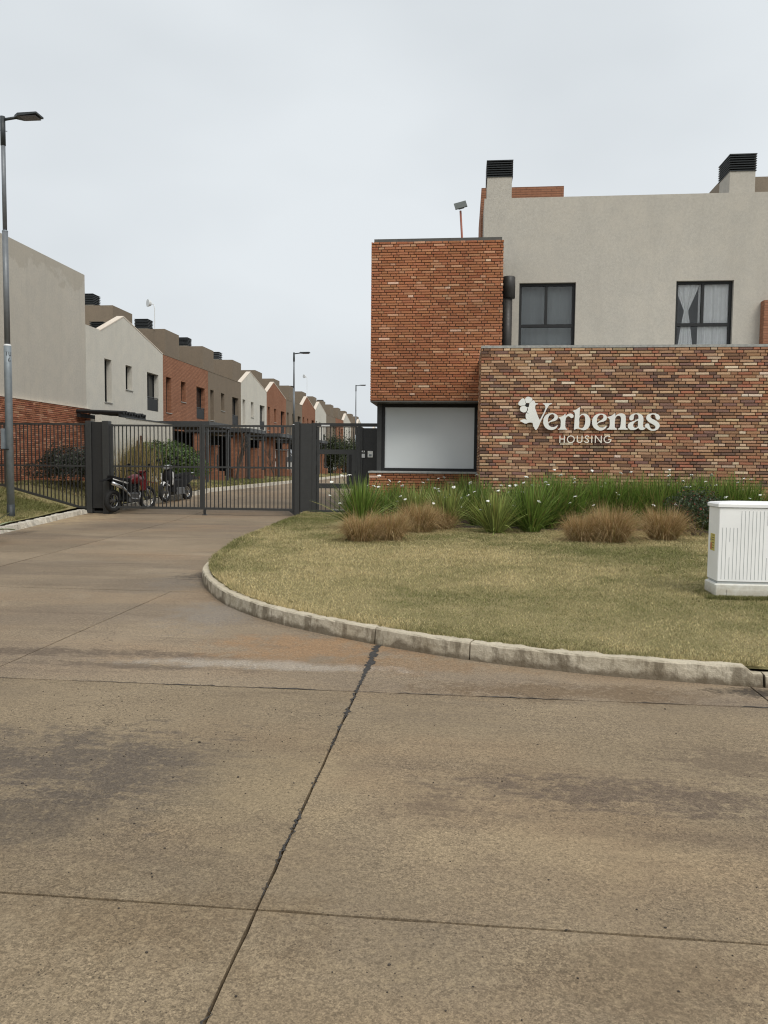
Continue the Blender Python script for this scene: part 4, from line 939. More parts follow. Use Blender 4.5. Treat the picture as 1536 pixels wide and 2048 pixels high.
    if k == 0:
        c_ = MB().box(-13.75, -13.3, 27.7, 28.2, EV - .36, 6.16).build('chimney', 'stucco_white', h); louvre(c_, -13.78, -13.27, 27.66, 28.24, 6.16, 6.56, 6)
    # flat carport roof on slim posts
    if k < 13:
        cy0, cy1 = y0 + 2.5, y0 + 5.35
        cpt = MB().box(XF + .02, -9.8, cy0, cy1, 2.84, 3.02).build('carport_roof', 'carport_metal', h)
        MB().box(XF + .05, -9.83, cy0 + .03, cy1 - .03, 2.80, 2.84).build('soffit', 'interior_shade', cpt)
        for py_ in (cy0 + .12, cy1 - .12): MB().box(-9.98, -9.88, py_ - .05, py_ + .05, .45, 2.84).build('carport_post', 'carport_metal', h)
        if 0 < k < 8: MB().box(-12.6, -12.1, cy0 + .1, cy0 + .6, .45, 2.8).build('brick_column', 'brick_far', h)
        if k in (1, 2): MB().box(-10.75, -10.3, cy0 + .4, cy0 + .85, .45, 2.8).build('brick_column', 'brick_far', h)
# white garden wall and pergola in front of the first house
gw = thing('garden_wall', 'low white stucco garden wall behind the dirt bike and round bush', 'wall', (-11.2, 26, .5))
MB().box(-11.4, -11.2, 23.15, 29.1, .2, 2.88).build('wall', 'stucco_white', gw)
MB().box(-11.42, -11.18, 24.9, 29.12, 2.882, 2.92).build('flashing', 'carport_metal', gw)
pe = thing('pergola', 'black slatted pergola poking over the white garden wall', 'pergola', (-12, 26, 2.9))
for k in range(9): MB().tube([(-12.9, 24.9 + k * .22, 3.12 + random.uniform(-.02, .02)), (-11.25, 24.9 + k * .22, 3.05 + random.uniform(-.02, .02))], .06, 6).build('slat', 'frame_black', pe)
for x in (-12.8, -11.35): MB().box(x - .05, x + .05, 24.8, 26.8, 2.9, 3.02).build('beam', 'frame_black', pe)
MB().box(-11.36, -11.28, 26.2, 26.28, 2.88, 3.0).build('post', 'frame_black', pe)

# brick letterbox pillars with low walls on the inner verge
pil = [(-10.6, 31.7), (-10.3, 37.2), (-10.35, 43.6), (-10.3, 49.6), (-10.3, 55.5), (-10.2, 61.5), (-10.1, 67.5), (-10.0, 73.5)]
for i, (x, y) in enumerate(pil):
    o = thing('brick_pillar', f'square brick letterbox pillar on the inner verge, {ORD[i]} one from the driveway gate', 'pillar', (x, y, .5), group='brick letterbox pillars')
    MB().box(x - .28, x + .28, y, y + .45, .4, 2.1).build('shaft', 'brick_far', o)
    MB().box(x - .3, x + .3, y - .02, y + .47, 2.102, 2.14).build('cap', 'brick_far', o)
    MB().box(x + .281, x + .29, y + .12, y + .3, 1.15, 1.75).build('letter_slot', 'ink_black', o)
    if i: MB().box(x - 1.15, x - .283, y + .06, y + .36, .4, 1.12).build('low_wall', 'brick_far', o)
    MB().box(x + .283, x + .55, y + .06, y + .36, .4, 1.05).build('low_wall', 'brick_far', o)

# ================================================================== street lamps
def lamp(label, loc, H_, s_=1.0, detail=True):
    o = thing('street_lamp', label, 'lamp', loc, local=True, group='street lamps')
    MB().tube([(0, 0, -.2), (0, 0, .3)], .085 * s_, 16).smooth().build('sleeve', 'pole_dark', o)
    MB().tube([(0, 0, .3), (0, 0, H_ * .36), (0, 0, H_ * .436)], [.082 * s_, .08 * s_, .079 * s_], 18).smooth().build('pole', 'galvanised', o)
    MB().tube([(0, 0, H_ * .436), (0, 0, H_ * .44)], [.081 * s_, .066 * s_], 18).build('collar', 'white_metal', o)
    MB().tube([(0, 0, H_ * .44), (0, 0, H_ * .72)], .062 * s_, 16).smooth().build('pole', 'pole_upper_shade', o)
    MB().tube([(0, 0, H_ * .72), (0, 0, H_ * .7225)], [.066 * s_, .054 * s_], 16).build('collar', 'galvanised', o)
    MB().tube([(0, 0, H_ * .7225), (0, 0, H_ * .955)], .046 * s_, 14).smooth().build('pole', 'pole_upper_shade', o)
    MB().tube([(0, 0, H_ * .93), (0, 0, H_)], .055 * s_, 14).smooth().build('arm_socket', 'pole_dark', o)
    MB().tube([(0, 0, H_ - .07), (.34, 0, H_ - .03)], .03, 10).smooth().build('arm', 'pole_dark', o)
    hd = MB(); hd.loft([[(.30, -.05, H_ - .05), (.30, .05, H_ - .05), (.30, .05, H_ + .0), (.30, -.05, H_ + .0)], [(.42, -.14, H_ - .05), (.42, .14, H_ - .05), (.42, .14, H_ + .01), (.42, -.14, H_ + .01)], [(.86, -.15, H_ - .02), (.86, .15, H_ - .02), (.86, .15, H_ + .015), (.86, -.15, H_ + .015)]])
    hd = hd.build('lamp_head', 'pole_dark', o)
    MB().box(.46, .82, -.12, .12, H_ - .062, H_ - .045).rot(Matrix.Translation((0, 0, 0))).build('lens', 'lamp_lens', hd)
    MB().tube([(.36, 0, H_), (.36, 0, H_ + .05)], .02, 8).build('photocell', 'white_metal', hd)
    if detail:
        MB().box(-.13, -.05, -.12, -.0, 1.55, 2.0).build('switch_box', 'galvanised', o); MB().box(-.125, .03, -.122, -.02, 1.53, 1.548).build('box_strap', 'ink_black', o)
        MB().tube([(-.1, 0, H_ * .968), (.1, 0, H_ * .964)], .008, 6).build('bolt', 'galvanised', o)
    return o
L1 = (-10.12, 16.45, float(lawn_l(-10.12, 16.45))); H1 = at(8, 233, 'Y', 16.45).z - L1[2]
nl = lamp('tall grey lamp post on the grass verge in the foreground at left', L1, H1)
# painted marks on the pole: TU over 6
def mark(pts, z0, a0, r=.0805, w_=.012):
    q = [(a0 + u / r, z0 + v) for u, v in pts]; m_ = MB(); rings = []
    for i, (a, z_) in enumerate(q):
        d = Vector((q[min(i + 1, len(q) - 1)][0] - q[max(i - 1, 0)][0], (q[min(i + 1, len(q) - 1)][1] - q[max(i - 1, 0)][1]) / r)); d.normalize(); n_ = Vector((-d.y, d.x)) * w_ / 2
        rings.append([(( r) * math.cos(a + e * n_.x / r), (r) * math.sin(a + e * n_.x / r), z_ + e * n_.y) for e in (-1, 1)])
    m_.loft(rings, False, False); return m_
A0 = R(-75); zt_ = 3.66
for nm, ln in (('mark_t', [[(-.03, .045), (.03, .045)], [(0, .045), (0, -.045)]]), ('mark_u', [[(.05, .045), (.05, -.02), (.065, -.045), (.085, -.045), (.1, -.02), (.1, .045)]]), ('mark_six', [[(.07, -.09), (.045, -.11), (.035, -.15), (.05, -.18), (.075, -.175), (.08, -.15), (.06, -.135), (.04, -.145)]])):
    mm = MB()
    for l_ in ln:
        t_ = mark(l_, zt_, A0); i0 = len(mm.v); mm.v += t_.v; mm.f += [tuple(i + i0 for i in f) for f in t_.f]
    mm.build(nm, 'ink_black', nl)
p2 = at(588, 705, 'X', -9.0); lamp('slim lamp post above the right leaf of the driveway gate', (-9.0, p2.y, .5), p2.z - .5, .9, False)
p3 = at(712, 770, 'X', -9.2); lamp('farthest lamp post, seen next to the lodge corner', (-9.2, p3.y, .5), p3.z - .5, .9, False)

# slim antenna masts on the row
def mast(label, x, y, z0, z1):
    o = thing('antenna_mast', label, 'antenna', (x, y, z0), group='antenna masts on the roofs')
    MB().tube([(x, y, z0), (x, y, z1 - .35), (x - .05, y, z1 - .15), (x - .15, y, z1 - .12)], .022, 6).build('pole', 'white_metal', o)
    MB().tube([(x - .32, y - .12, z1 - .1), (x - .2, y, z1 - .1)], [.2, .12], 14).build('dish', 'white_metal', o)
a = at(309.5, 657, 'X', -16); mast('white antenna mast on the roof box of the third house', -16, a.y, 8.3, at(303, 603, 'Y', a.y).z)
a = at(614, 797, 'X', -16); mast('faint white antenna mast far down the row', -16, a.y, 8.3, at(612, 751, 'Y', a.y).z)

# ================================================================== planting in front of the wall
def ground_at(px, py, lawn):
    z_ = .2
    for _ in range(4): p = at(px, py, 'Z', z_); z_ = float(lawn(p.x, p.y))
    return Vector((p.x, p.y, z_))
def strap_clump(label, loc, n, Lm, spread, tone, nfl=4, seed=0, fl_h=1.12):
    rg = np.random.default_rng(seed + 50)
    o = thing('iris_clump', label, 'plant', tuple(loc), group='strap leaved clumps along the wall', local=True)
    a = rg.uniform(0, 2 * np.pi, n); r = rg.random(n) ** .5 * .16; lean = np.abs(rg.normal(0, .42, n)) * spread; Ln = Lm * rg.uniform(.62, 1.08, n)
    out_ = np.stack([np.cos(a), np.sin(a), 0 * a], 1); t_ = np.linspace(0, 1, 6)[None, :, None]
    p0 = out_ * r[:, None]; sag = rg.uniform(0, .5, n) * lean
    Pn = p0[:, None, :] + out_[:, None, :] * (np.sin(np.clip(lean, 0, 1.35))[:, None, None] * Ln[:, None, None] * (t_ * .75 + .45 * t_ ** 2.2))
    Pn[:, :, 2] += (np.cos(np.clip(lean, 0, 1.3))[:, None] * Ln[:, None]) * t_[0, :, 0][None] - (sag * Ln * .9)[:, None] * t_[0, :, 0][None] ** 2.6
    Pn[:, :, 2] = np.maximum(Pn[:, :, 2], .01)
    a2 = a + np.pi / 2 + rg.normal(0, .6, n); wv = np.stack([np.cos(a2), np.sin(a2), rg.normal(0, .2, n)], 1)
    wp = np.array([.7, 1, 1, .85, .55, .06])[None, :, None]; W_ = wv[:, None, :] * wp * (rg.uniform(.0055, .0105, n))[:, None, None]
    c0 = np.array(tone) * rg.uniform(.4, 1.6, (n, 1)); yel = (rg.random(n) < .12)[:, None]; c0 = np.where(yel, np.array([.30, .27, .09]) * rg.uniform(.7, 1.2, (n, 1)), c0)
    Cc = c0[:, None, :] * np.array([1, 1, 1, 1.08, 1.15, 1.3])[None, :, None]
    o2 = link('foliage', strips('foliage', Pn, W_, Cc), 'leaf', o); o2.data.shade_smooth()
    for k in range(nfl):
        q = rg.uniform(0, 6.28); d = rg.uniform(.1, .55) * (Lm + .1); hh = rg.uniform(.42, 1.05) * Lm
        fx_, fy_ = math.cos(q) * d, math.sin(q) * d - .1
        MB().tube([(fx_ * .2, fy_ * .2, .1), (fx_ * .55, fy_ * .55, hh * .6), (fx_, fy_, hh)], .005, 4).build('stalk', 'leaf_stem', o)
        f_ = link('flower', FLOWER, None, o); f_.location = (fx_, fy_, hh); f_.rotation_euler = (rg.uniform(-.7, .5), rg.uniform(-.5, .5), rg.uniform(0, 6)); s_ = rg.uniform(.75, 1.15); f_.scale = (s_, s_, s_)
    return o
plain('leaf_stem', (.10, .14, .04), .6, .15, 20)
fm_ = MB()
for k in range(6):
    q = k * math.pi / 3; L_ = .042 if k % 2 == 0 else .034; wd = .02 if k % 2 == 0 else .014; d = Vector((math.cos(q), math.sin(q), 0)); n_ = Vector((-d.y, d.x, 0)); zz = [.0, .012, .008, -.006]
    cen = [d * (L_ * u) + Vector((0, 0, z_)) for u, z_ in zip((.05, .4, .8, 1.0), zz)]; wds = (.15, .8, 1, .35)
    fm_.loft([[c_ - n_ * wd * w_, c_ + Vector((0, 0, .003)), c_ + n_ * wd * w_] for c_, w_ in zip(cen, wds)], False, False)
FLOWER = fm_.mesh('flower'); FLOWER.materials.append(M['petal_white'])
LUSH = (.15, .225, .045); PALE = (.25, .295, .085)
cl_ = [(722, 1052, 240, .98, 1.05, LUSH, 7, 'dark green clump at the lodge corner beside the pedestrian gate'), (770, 1036, 170, .8, 1.0, LUSH, 4, 'green strap leaved clump behind the leftmost brown tussocks'),
       (830, 1046, 220, .84, 1.0, PALE, 5, 'pale green strap leaved clump below the left half of the lodge window'), (893, 1050, 200, .86, .95, PALE, 5, 'upright pale green clump below the middle of the lodge window'),
       (925, 1030, 230, 1.0, .8, LUSH, 8, 'tallest dark green clump in the corner where lodge meets feature wall'), (990, 1060, 210, .72, 1.1, PALE, 4, 'bright arching clump standing forward between both tussock groups'),
       (1030, 1046, 180, .86, .95, LUSH, 5, 'dark green clump below the flower emblem of the sign'), (1092, 1052, 240, .88, 1.0, LUSH, 6, 'broad dark green clump below the word in small capitals'),
       (1150, 1040, 180, .84, .95, LUSH, 4, 'green clump rising behind the middle brown tussock'), (1200, 1036, 220, .9, .9, LUSH, 4, 'tall green clump between the sign end and the middle tussocks'),
       (1262, 1036, 170, .78, 1.0, LUSH, 3, 'low green clump between the middle and the rightmost tussocks'), (1318, 1036, 190, .86, 1.0, LUSH, 4, 'green clump behind the rightmost brown tussock'),
       (1372, 1036, 170, .82, 1.0, LUSH, 3, 'green clump behind the leafy shrub by the cabinet'), (1440, 1034, 190, .85, 1.0, LUSH, 4, 'green clump rising just behind the left edge of white cabinet'), (1505, 1034, 190, .85, 1.0, LUSH, 4, 'rightmost green clump, behind the white cabinet top')]
cl_ += [(958, 1044, 190, .9, .9, LUSH, 3, 'green clump squeezed against the left end of the feature wall'), (1062, 1058, 170, .8, 1.0, LUSH, 2, 'green clump between the emblem and the small capitals, at the bed edge'), (1122, 1046, 190, .88, .95, LUSH, 3, 'green clump just left of the middle tussock group, close to the wall'), (1232, 1044, 190, .88, .95, LUSH, 2, 'green clump directly behind the largest middle tussock'), (1290, 1044, 180, .86, .95, LUSH, 2, 'green clump behind the gap between middle and rightmost tussocks'), (1346, 1046, 180, .88, .95, LUSH, 2, 'green clump between rightmost tussock and the leafy shrub'), (1408, 1044, 190, .9, .95, LUSH, 3, 'tall green clump behind the leafy shrub, close to the wall'), (1475, 1044, 190, .9, .95, LUSH, 3, 'green clump behind the middle of the white cabinet'),
        (865, 1026, 190, .9, .9, LUSH, 3, 'dark green clump close under the lodge sill'), (800, 1030, 190, .85, .95, LUSH, 3, 'dark green clump at the foot of the lodge plinth')]
for i, (px, py, n, Lm, spr, tone, nf, lab) in enumerate(cl_):
    gp_ = ground_at(px, py + 6, lawn_r); ym = 17.4 if px < 930 else 15.55
    if gp_.y > ym: gp_ = at(px, 1000, 'Y', ym - .1 * (i % 3)); gp_.z = float(lawn_r(gp_.x, gp_.y))
    strap_clump(lab, gp_, int(n * (2.9 if px > 1050 else 2.4)), Lm * (1.26 if px > 1050 else 1.14 if px > 940 else 1.02), spr * 1.08, tone, nf + 1, i)
def tussock(label, loc, rad, hgt, n=2600, seed=0):
    rg = np.random.default_rng(seed + 90); o = thing('grass_tussock', label, 'grass tussock', tuple(loc), group='brown ornamental grass tussocks', local=True)
    a = rg.uniform(0, 2 * np.pi, n); r = rg.random(n) ** .6 * rad * .5; lean = np.clip(np.abs(rg.normal(.5, .42, n)), 0, 1.6); Ln = hgt * rg.uniform(.65, 1.22, n) * (1 + .15 * np.sin(a * 3 + seed) * np.sin(a * 1.0 + 2 * seed))
    out_ = np.stack([np.cos(a), np.sin(a), 0 * a], 1); t_ = np.linspace(0, 1, 5)
    Pn = (out_ * r[:, None])[:, None, :] + out_[:, None, :] * (np.sin(lean) * Ln)[:, None, None] * (t_ * .7 + .3 * t_ ** 2)[None, :, None]
    Pn[:, :, 2] += (np.cos(lean) * Ln)[:, None] * t_[None] + (Ln * np.sin(lean) * .55)[:, None] * (t_ - 1.25 * t_ ** 2.2)[None]
    Pn[:, :, 2] -= (rg.random(n) * .35 * Ln)[:, None] * (t_ ** 3)[None]; Pn += np.cumsum(rg.normal(0, .009, Pn.shape), 1); Pn[:, :, 2] = np.maximum(Pn[:, :, 2], .004)
    a2 = rg.uniform(0, 6.28, n); W_ = np.stack([np.cos(a2), np.sin(a2), 0 * a2], 1)[:, None, :] * np.array([1, .9, .75, .5, .1])[None, :, None] * rg.uniform(.0012, .0026, n)[:, None, None]
    br_ = np.array([.44, .285, .14]); gr = np.array([.33, .265, .10]); st = np.array([.66, .50, .29]); q = rg.random(n)[:, None]
    c0 = np.where(q < .5, br_, np.where(q < .78, gr, st)) * rg.uniform(.55, 1.3, (n, 1))
    Cc = c0[:, None, :] * np.array([.9, .95, 1, 1.1, 1.2])[None, :, None]
    link('foliage', strips('foliage', Pn, W_, Cc), 'dry_leaf', o); return o
for i, (px, py, rd, hg, lab) in enumerate([(722, 1082, .40, .40, 'leftmost low brown tussock at the lawn edge'), (778, 1080, .40, .44, 'brown tussock second from the pedestrian gate side'), (838, 1064, .46, .52, 'tallest tawny tussock of the group below the lodge window'), (882, 1058, .36, .36, 'small brown tussock at the right end of the group below the lodge window'),
        (1163, 1082, .40, .44, 'leftmost brown tussock of the group below the lettering'), (1222, 1084, .46, .60, 'largest brown tussock in the middle of the group below the lettering'), (1326, 1080, .42, .56, 'single round brown tussock nearest the white cabinet')]):
    tussock(lab, ground_at(px, py, lawn_r), rd * .95, hg * (1.12 if px < 950 else 1.05), 4200, i)

def bush(name, label, loc, rx, ry, rzz, n, tone, leaf=.03, seed=0, cat='bush', mat='leaf', accents=None, stems=5, lump=.25):
    rg = np.random.default_rng(seed + 200); o = thing(name, label, cat, tuple(loc), local=True)
    u = rg.normal(0, 1, (n, 3)); u /= np.linalg.norm(u, axis=1)[:, None]; u[:, 2] = np.where(u[:, 2] < -.35, -u[:, 2], u[:, 2])
    th = np.arctan2(u[:, 1], u[:, 0]); lumpv = vnoise(th * 1.6 + 7, u[:, 2] * 2.2, 1.0, seed + 3) * lump * 2 + vnoise(th * 4 + 3, u[:, 2] * 5, 1.0, seed + 9) * lump
    rr2 = (rg.random(n) ** .35) * (1 - lump + lumpv)
    Pc = u * rr2[:, None] * np.array([rx, ry, rzz]); Pc[:, 2] = np.maximum(Pc[:, 2] + rzz * .85, .02)
    nn = u + rg.normal(0, .7, (n, 3)); nn /= np.linalg.norm(nn, axis=1)[:, None]; t1 = np.cross(nn, rg.normal(0, 1, (n, 3))); t1 /= np.linalg.norm(t1, axis=1)[:, None]; t2 = np.cross(nn, t1)
    s_ = leaf * rg.uniform(.6, 1.3, n)[:, None]
    V = np.stack([Pc - t1 * s_, Pc - t2 * s_ * .45 + nn * s_ * .1, Pc + t1 * s_, Pc + t2 * s_ * .45 + nn * s_ * .1], 1).reshape(-1, 3)
    Cc = np.array(tone) * rg.uniform(.5, 1.5, (n, 1)) * (1 + .25 * rg.normal(0, .4, (n, 3)))
    if accents is not None: k = rg.random(n) < accents[1]; Cc[k] = np.array(accents[0]) * rg.uniform(.7, 1.2, (k.sum(), 1))
    link('foliage', fast_mesh('foliage', V, 4, np.clip(Cc, .005, 1)), mat, o)
    st_ = MB()
    for k in range(stems):
        q = rg.uniform(0, 6.28); st_.tube([(.05 * math.cos(q), .05 * math.sin(q), -.05), (rx * .3 * math.cos(q), ry * .3 * math.sin(q), rzz * .6), (rx * .6 * math.cos(q + .3), ry * .6 * math.sin(q + .3), rzz * 1.2)], [.02, .014, .006], 5)
    st_.build('stems', 'bark', o); return o
bush('leafy_shrub', 'dark small leaved shrub with reddish tips left of the white cabinet', ground_at(1392, 1072, lawn_r), .48, .42, .42, 6000, (.05, .075, .03), .022, 1, accents=((.25, .06, .045), .05))
bush('leafy_shrub', 'low reddish shrub wedged between the middle and rightmost tussocks', ground_at(1272, 1046, lawn_r), .5, .35, .33, 4500, (.055, .085, .04), .022, 2, accents=((.3, .07, .06), .05))
bush('round_bush', 'large round green bush behind the scooter inside the gate', Vector((-9.85, 24.9, float(lawn_l(-9.85, 24.9)))), 1.3, 1.05, .82, 17000, (.082, .135, .030), .045, 3, lump=.14)
bush('dark_shrub', 'dark grey green shrub behind the perimeter fence bars', Vector((-11.15, 21.2, float(lawn_l(-11.15, 21.2)) - .05)), 1.0, .8, .62, 11000, (.042, .05, .033), .035, 4, lump=.3, accents=((.12, .10, .09), .1))

# tall dry reeds inside the gate
rd_ = thing('dry_reeds', 'tall straw coloured dry reeds between gate pillar and round bush', 'plant', (-10.0, 23.0, float(lawn_l(-10, 23))), local=True)
rg = np.random.default_rng(5); n = 1100; a = rg.uniform(0, 6.28, n); lean = np.abs(rg.normal(0, .22, n)); Ln = rg.uniform(.7, 1.75, n); t_ = np.linspace(0, 1, 5)
ba = np.stack([rg.normal(0, .3, n), rg.normal(0, .2, n), 0 * a], 1); od = np.stack([np.cos(a), np.sin(a), 0 * a], 1)
Pn = ba[:, None] + od[:, None] * (np.sin(lean) * Ln)[:, None, None] * (t_ ** 1.6)[None, :, None]; Pn[:, :, 2] += (np.cos(lean) * Ln)[:, None] * t_
W_ = np.stack([np.cos(a + 1.5), np.sin(a + 1.5), 0 * a], 1)[:, None] * np.array([1, 1, .8, .5, .1])[None, :, None] * .007
Cc = (np.where(rg.random(n)[:, None] < .6, np.array([.52, .40, .20]), np.array([.20, .18, .07])) * rg.uniform(.6, 1.2, (n, 1)))[:, None, :] * np.ones((1, 5, 1))
link('foliage', strips('foliage', Pn, W_, Cc), 'dry_leaf', rd_)
st_ = MB()
for k in range(2): st_.tube([(-.05 + .12 * k, .1, 0), (-.03 + .11 * k, .1, .9), (.0 + .1 * k, .1, 1.55 + .15 * k)], [.07, .06, .03], 7)
st_.build('stems', 'stalk_brown', rd_)

# variegated agave at the left edge
ag0 = ground_at(-34, 1003, lawn_l); ag = thing('agave', 'pale striped agave leaves poking in at the left picture edge', 'plant', tuple(ag0), local=True)
for k in range(16):
    q = k * 2.4; el = R(20 + 55 * (k / 16)); d = Vector((math.cos(q), math.sin(q), 0)); n_ = Vector((-d.y, d.x, 0)); L_ = .62; ring = []
    for u in np.linspace(0, 1, 7):
        c_ = d * (L_ * u * math.cos(el)) + Vector((0, 0, L_ * (u * math.sin(el) - .25 * u * u * math.cos(el)) + .05)); wd = .05 * math.sin(math.pi * (.15 + .85 * u) ** .8) + .002
        ring.append([c_ - n_ * wd + Vector((0, 0, .02)), c_, c_ + n_ * wd + Vector((0, 0, .02))])
    MB().loft(ring, False, False).smooth().build('leaf_blade', 'agave', ag) if 'agave' in M else None
    if 'agave' not in M:
        plain('agave', (.30, .36, .22), .5, .25, 9); MB().loft(ring, False, False).smooth().build('leaf_blade', 'agave', ag)

# ------------------------------------------------------------------ trees on the inner verge
def branch_tree(name, label, loc, H_, r0, spread, leaves=0, tone=(.05, .07, .025), seed=0, leaf=.06, crown=(1, 1, 1)):
    rr2 = random.Random(seed); o = thing(name, label, 'tree', tuple(loc), local=True, group='young trees on the inner verge'); tk = MB(); tips = []
    def grow(p, d, L_, r, lev):
        q = p; pts = [p]; rs = [r]
        for i in range(3):
            d = (d + Vector((rr2.gauss(0, .09), rr2.gauss(0, .09), rr2.gauss(.03, .05)))).normalized(); q = q + d * L_ / 3; pts.append(q); rs.append(r * (1 - .22 * (i + 1)))
        tk.tube(pts, rs, 6 if lev < 1 else 4)
        if lev >= 3: tips.append(q); return
        for k in range(rr2.randint(2, 4) if lev else 7):
            t__ = rr2.uniform(.35, 1) if lev else .35 + .65 * k / 6; b = pts[0].lerp(pts[-1], t__); az = rr2.uniform(0, 6.28); s_ = spread * rr2.uniform(.6, 1.2)
            grow(b, (d + Vector((math.cos(az) * s_, math.sin(az) * s_, .1))).normalized(), L_ * rr2.uniform(.45, .65), r * .5, lev + 1)
            tips.append(b)
    grow(Vector((0, 0, -.05)), Vector((0, 0, 1)), H_ * .72, r0, 0); tk.build('trunk', 'bark', o)
    if leaves:
        rg = np.random.default_rng(seed); T = np.array([tuple(t__) for t__ in tips]); k = rg.integers(0, len(T), leaves); Pc = T[k] + rg.normal(0, .22, (leaves, 3)) * np.array(crown)
        nn = rg.normal(0, 1, (leaves, 3)); nn /= np.linalg.norm(nn, axis=1)[:, None]; t1 = np.cross(nn, rg.normal(0, 1, (leaves, 3))); t1 /= np.linalg.norm(t1, axis=1)[:, None]; t2 = np.cross(nn, t1); s_ = leaf * rg.uniform(.6, 1.3, leaves)[:, None]
        V = np.stack([Pc - t1 * s_, Pc - t2 * s_ * .5, Pc + t1 * s_, Pc + t2 * s_ * .5], 1).reshape(-1, 3); link('crown', fast_mesh('crown', V, 4, np.array(tone) * rg.uniform(.5, 1.5, (leaves, 1))), 'leaf', o)
    return o
Lz = lambda x, y: (x, y, float(lawn_l(x, y)))
branch_tree('bare_tree', 'leafless young tree with upright twigs before the second brick pillar', Lz(-10.1, 33.9), 1.9, .08, .36, 0, seed=2)
branch_tree('bare_tree', 'thin leafless sapling on the verge before the third brick pillar', Lz(-9.9, 40.2), 1.5, .035, .4, 0, seed=5)
for i, (x, y, H_, lab) in enumerate([(-9.9, 58.5, 1.9, 'nearest leafy tree at the far end of inner verge'), (-10.2, 62, 2.0, 'leafy tree behind the white parked car far down the street'), (-9.8, 66, 2.0, 'middle leafy tree of the clump far down the inner verge'), (-9.4, 71, 2.2, 'broad leafy tree near the end of the inner street'), (-9.0, 77, 2.3, 'farthest leafy tree at the end of the inner street')]):
    branch_tree('leafy_tree', lab, Lz(x, y), H_, .08, .6, 5200, (.045, .06, .022), 20 + i, .07, (1.5, 1.5, 1.6))

# ================================================================== white utility cabinet
kb = ground_at(1431, 1196, lawn_r); cx0 = kb.x; cy0 = kb.y; gz0 = kb.z
ux = lambda px, py=1100: at(px, py, 'Y', cy0); cdep = .33; cwd = .82
cab = thing('utility_cabinet', 'white ribbed electrical cabinet standing on the lawn at the right edge', 'cabinet', (cx0, cy0, gz0))
zp, zb1, zl_, ztop = ux(1431, 1167).z, ux(1436, 1162).z, ux(1438, 1015.5).z, ux(1438, 1009).z
bx0 = ux(1436, 1160).x - .004
MB().cbox(cx0 - .012, cx0 + cwd + .02, cy0 - .012, cy0 + cdep, gz0 - .03, zp, .012).build('plinth', 'cabinet_base', cab)
MB().cbox(cx0 + .10, cx0 + cwd - .1, cy0 - .017, cy0 - .0125, gz0 - .02, ux(1440, 1178).z, .004).build('plinth_panel', 'cabinet_base', cab)
MB().box(cx0 + .015, cx0 + cwd, cy0 + .008, cy0 + cdep - .02, zp, zb1).build('shadow_gap', 'cabinet_groove_shade', cab)
MB().cbox(cx0 + .008, cx0 + cwd, cy0, cy0 + cdep - .01, zb1, zl_, .006).build('body', 'cabinet_white', cab)
MB().box(cx0 + .018, cx0 + cwd - .01, cy0 + .012, cy0 + cdep - .02, zl_ - .001, zl_ + .006).build('lid_gap', 'ink_black', cab)
lid = MB(); w0_, w1_ = cx0 - .008, cx0 + cwd + .016
lid.loft([[(w0_, cy0 - .014, zl_ + .006), (w1_, cy0 - .014, zl_ + .006), (w1_, cy0 + cdep, zl_ + .006), (w0_, cy0 + cdep, zl_ + .006)], [(w0_, cy0 - .014, zl_ + .035), (w1_, cy0 - .014, zl_ + .035), (w1_, cy0 + cdep, zl_ + .035), (w0_, cy0 + cdep, zl_ + .035)], [(w0_ + .02, cy0 + .01, zl_ + .05), (w1_ - .02, cy0 + .01, zl_ + .05), (w1_ - .02, cy0 + cdep - .02, zl_ + .05), (w0_ + .02, cy0 + cdep - .02, zl_ + .05)], [(w0_ + .2, cy0 + .1, zl_ + .062), (w1_ - .2, cy0 + .1, zl_ + .062), (w1_ - .2, cy0 + cdep - .1, zl_ + .062), (w0_ + .2, cy0 + cdep - .1, zl_ + .062)]])
lid.build('lid', 'cabinet_white', cab)
zhi = zl_ - .03; zmid = ux(1440, 1055).z; zlo = zb1 + .02; k = 0; x = cx0 + .045
while x < cx0 + cwd - .03:
    segs = [(zlo, zmid if k < 5 else zhi)]
    if k in (2, 12): hh_ = segs[0][1]; segs = [(zlo, zlo + .22), (hh_ - .14, hh_)]
    for a, b in segs: MB().box(x - .0017, x + .0017, cy0 - .0025, cy0 + .002, a, b).build('groove_strip', 'cabinet_groove_shade', cab)  # thin proud strips, the shade of grooves painted on as grey
    x += .0355; k += 1
sy0, sy1 = cy0 + .11, cy0 + .24; sz1 = at(1425, 1067, 'X', cx0).z; sz0 = at(1425, 1101, 'X', cx0).z
stk = MB().box(cx0 + .0055, cx0 + .0082, sy0, sy1, sz0, sz1).build('warning_sticker', 'sticker_yellow', cab); hh_ = sz1 - sz0
MB().box(cx0 + .0045, cx0 + .0055, sy0 + .085, sy1 - .01, sz0 + hh_ * .06, sz0 + hh_ * .45).build('sticker_patch', 'sticker_red', stk)
MB().prism([(sy0 + .1, sz0 + hh_ * .58), (sy1 - .005, sz0 + hh_ * .58), ((sy0 + sy1) / 2 + .045, sz0 + hh_ * .8)], 'X', cx0 + .0045, cx0 + .0055).build('warning_triangle', 'ink_black', stk)
for q in (.15, .3, .45, .62, .75, .9): MB().box(cx0 + .0048, cx0 + .0055, sy0 + .012, sy0 + .07, sz0 + hh_ * q, sz0 + hh_ * q + .006).build('print_line', 'ink_black', stk)

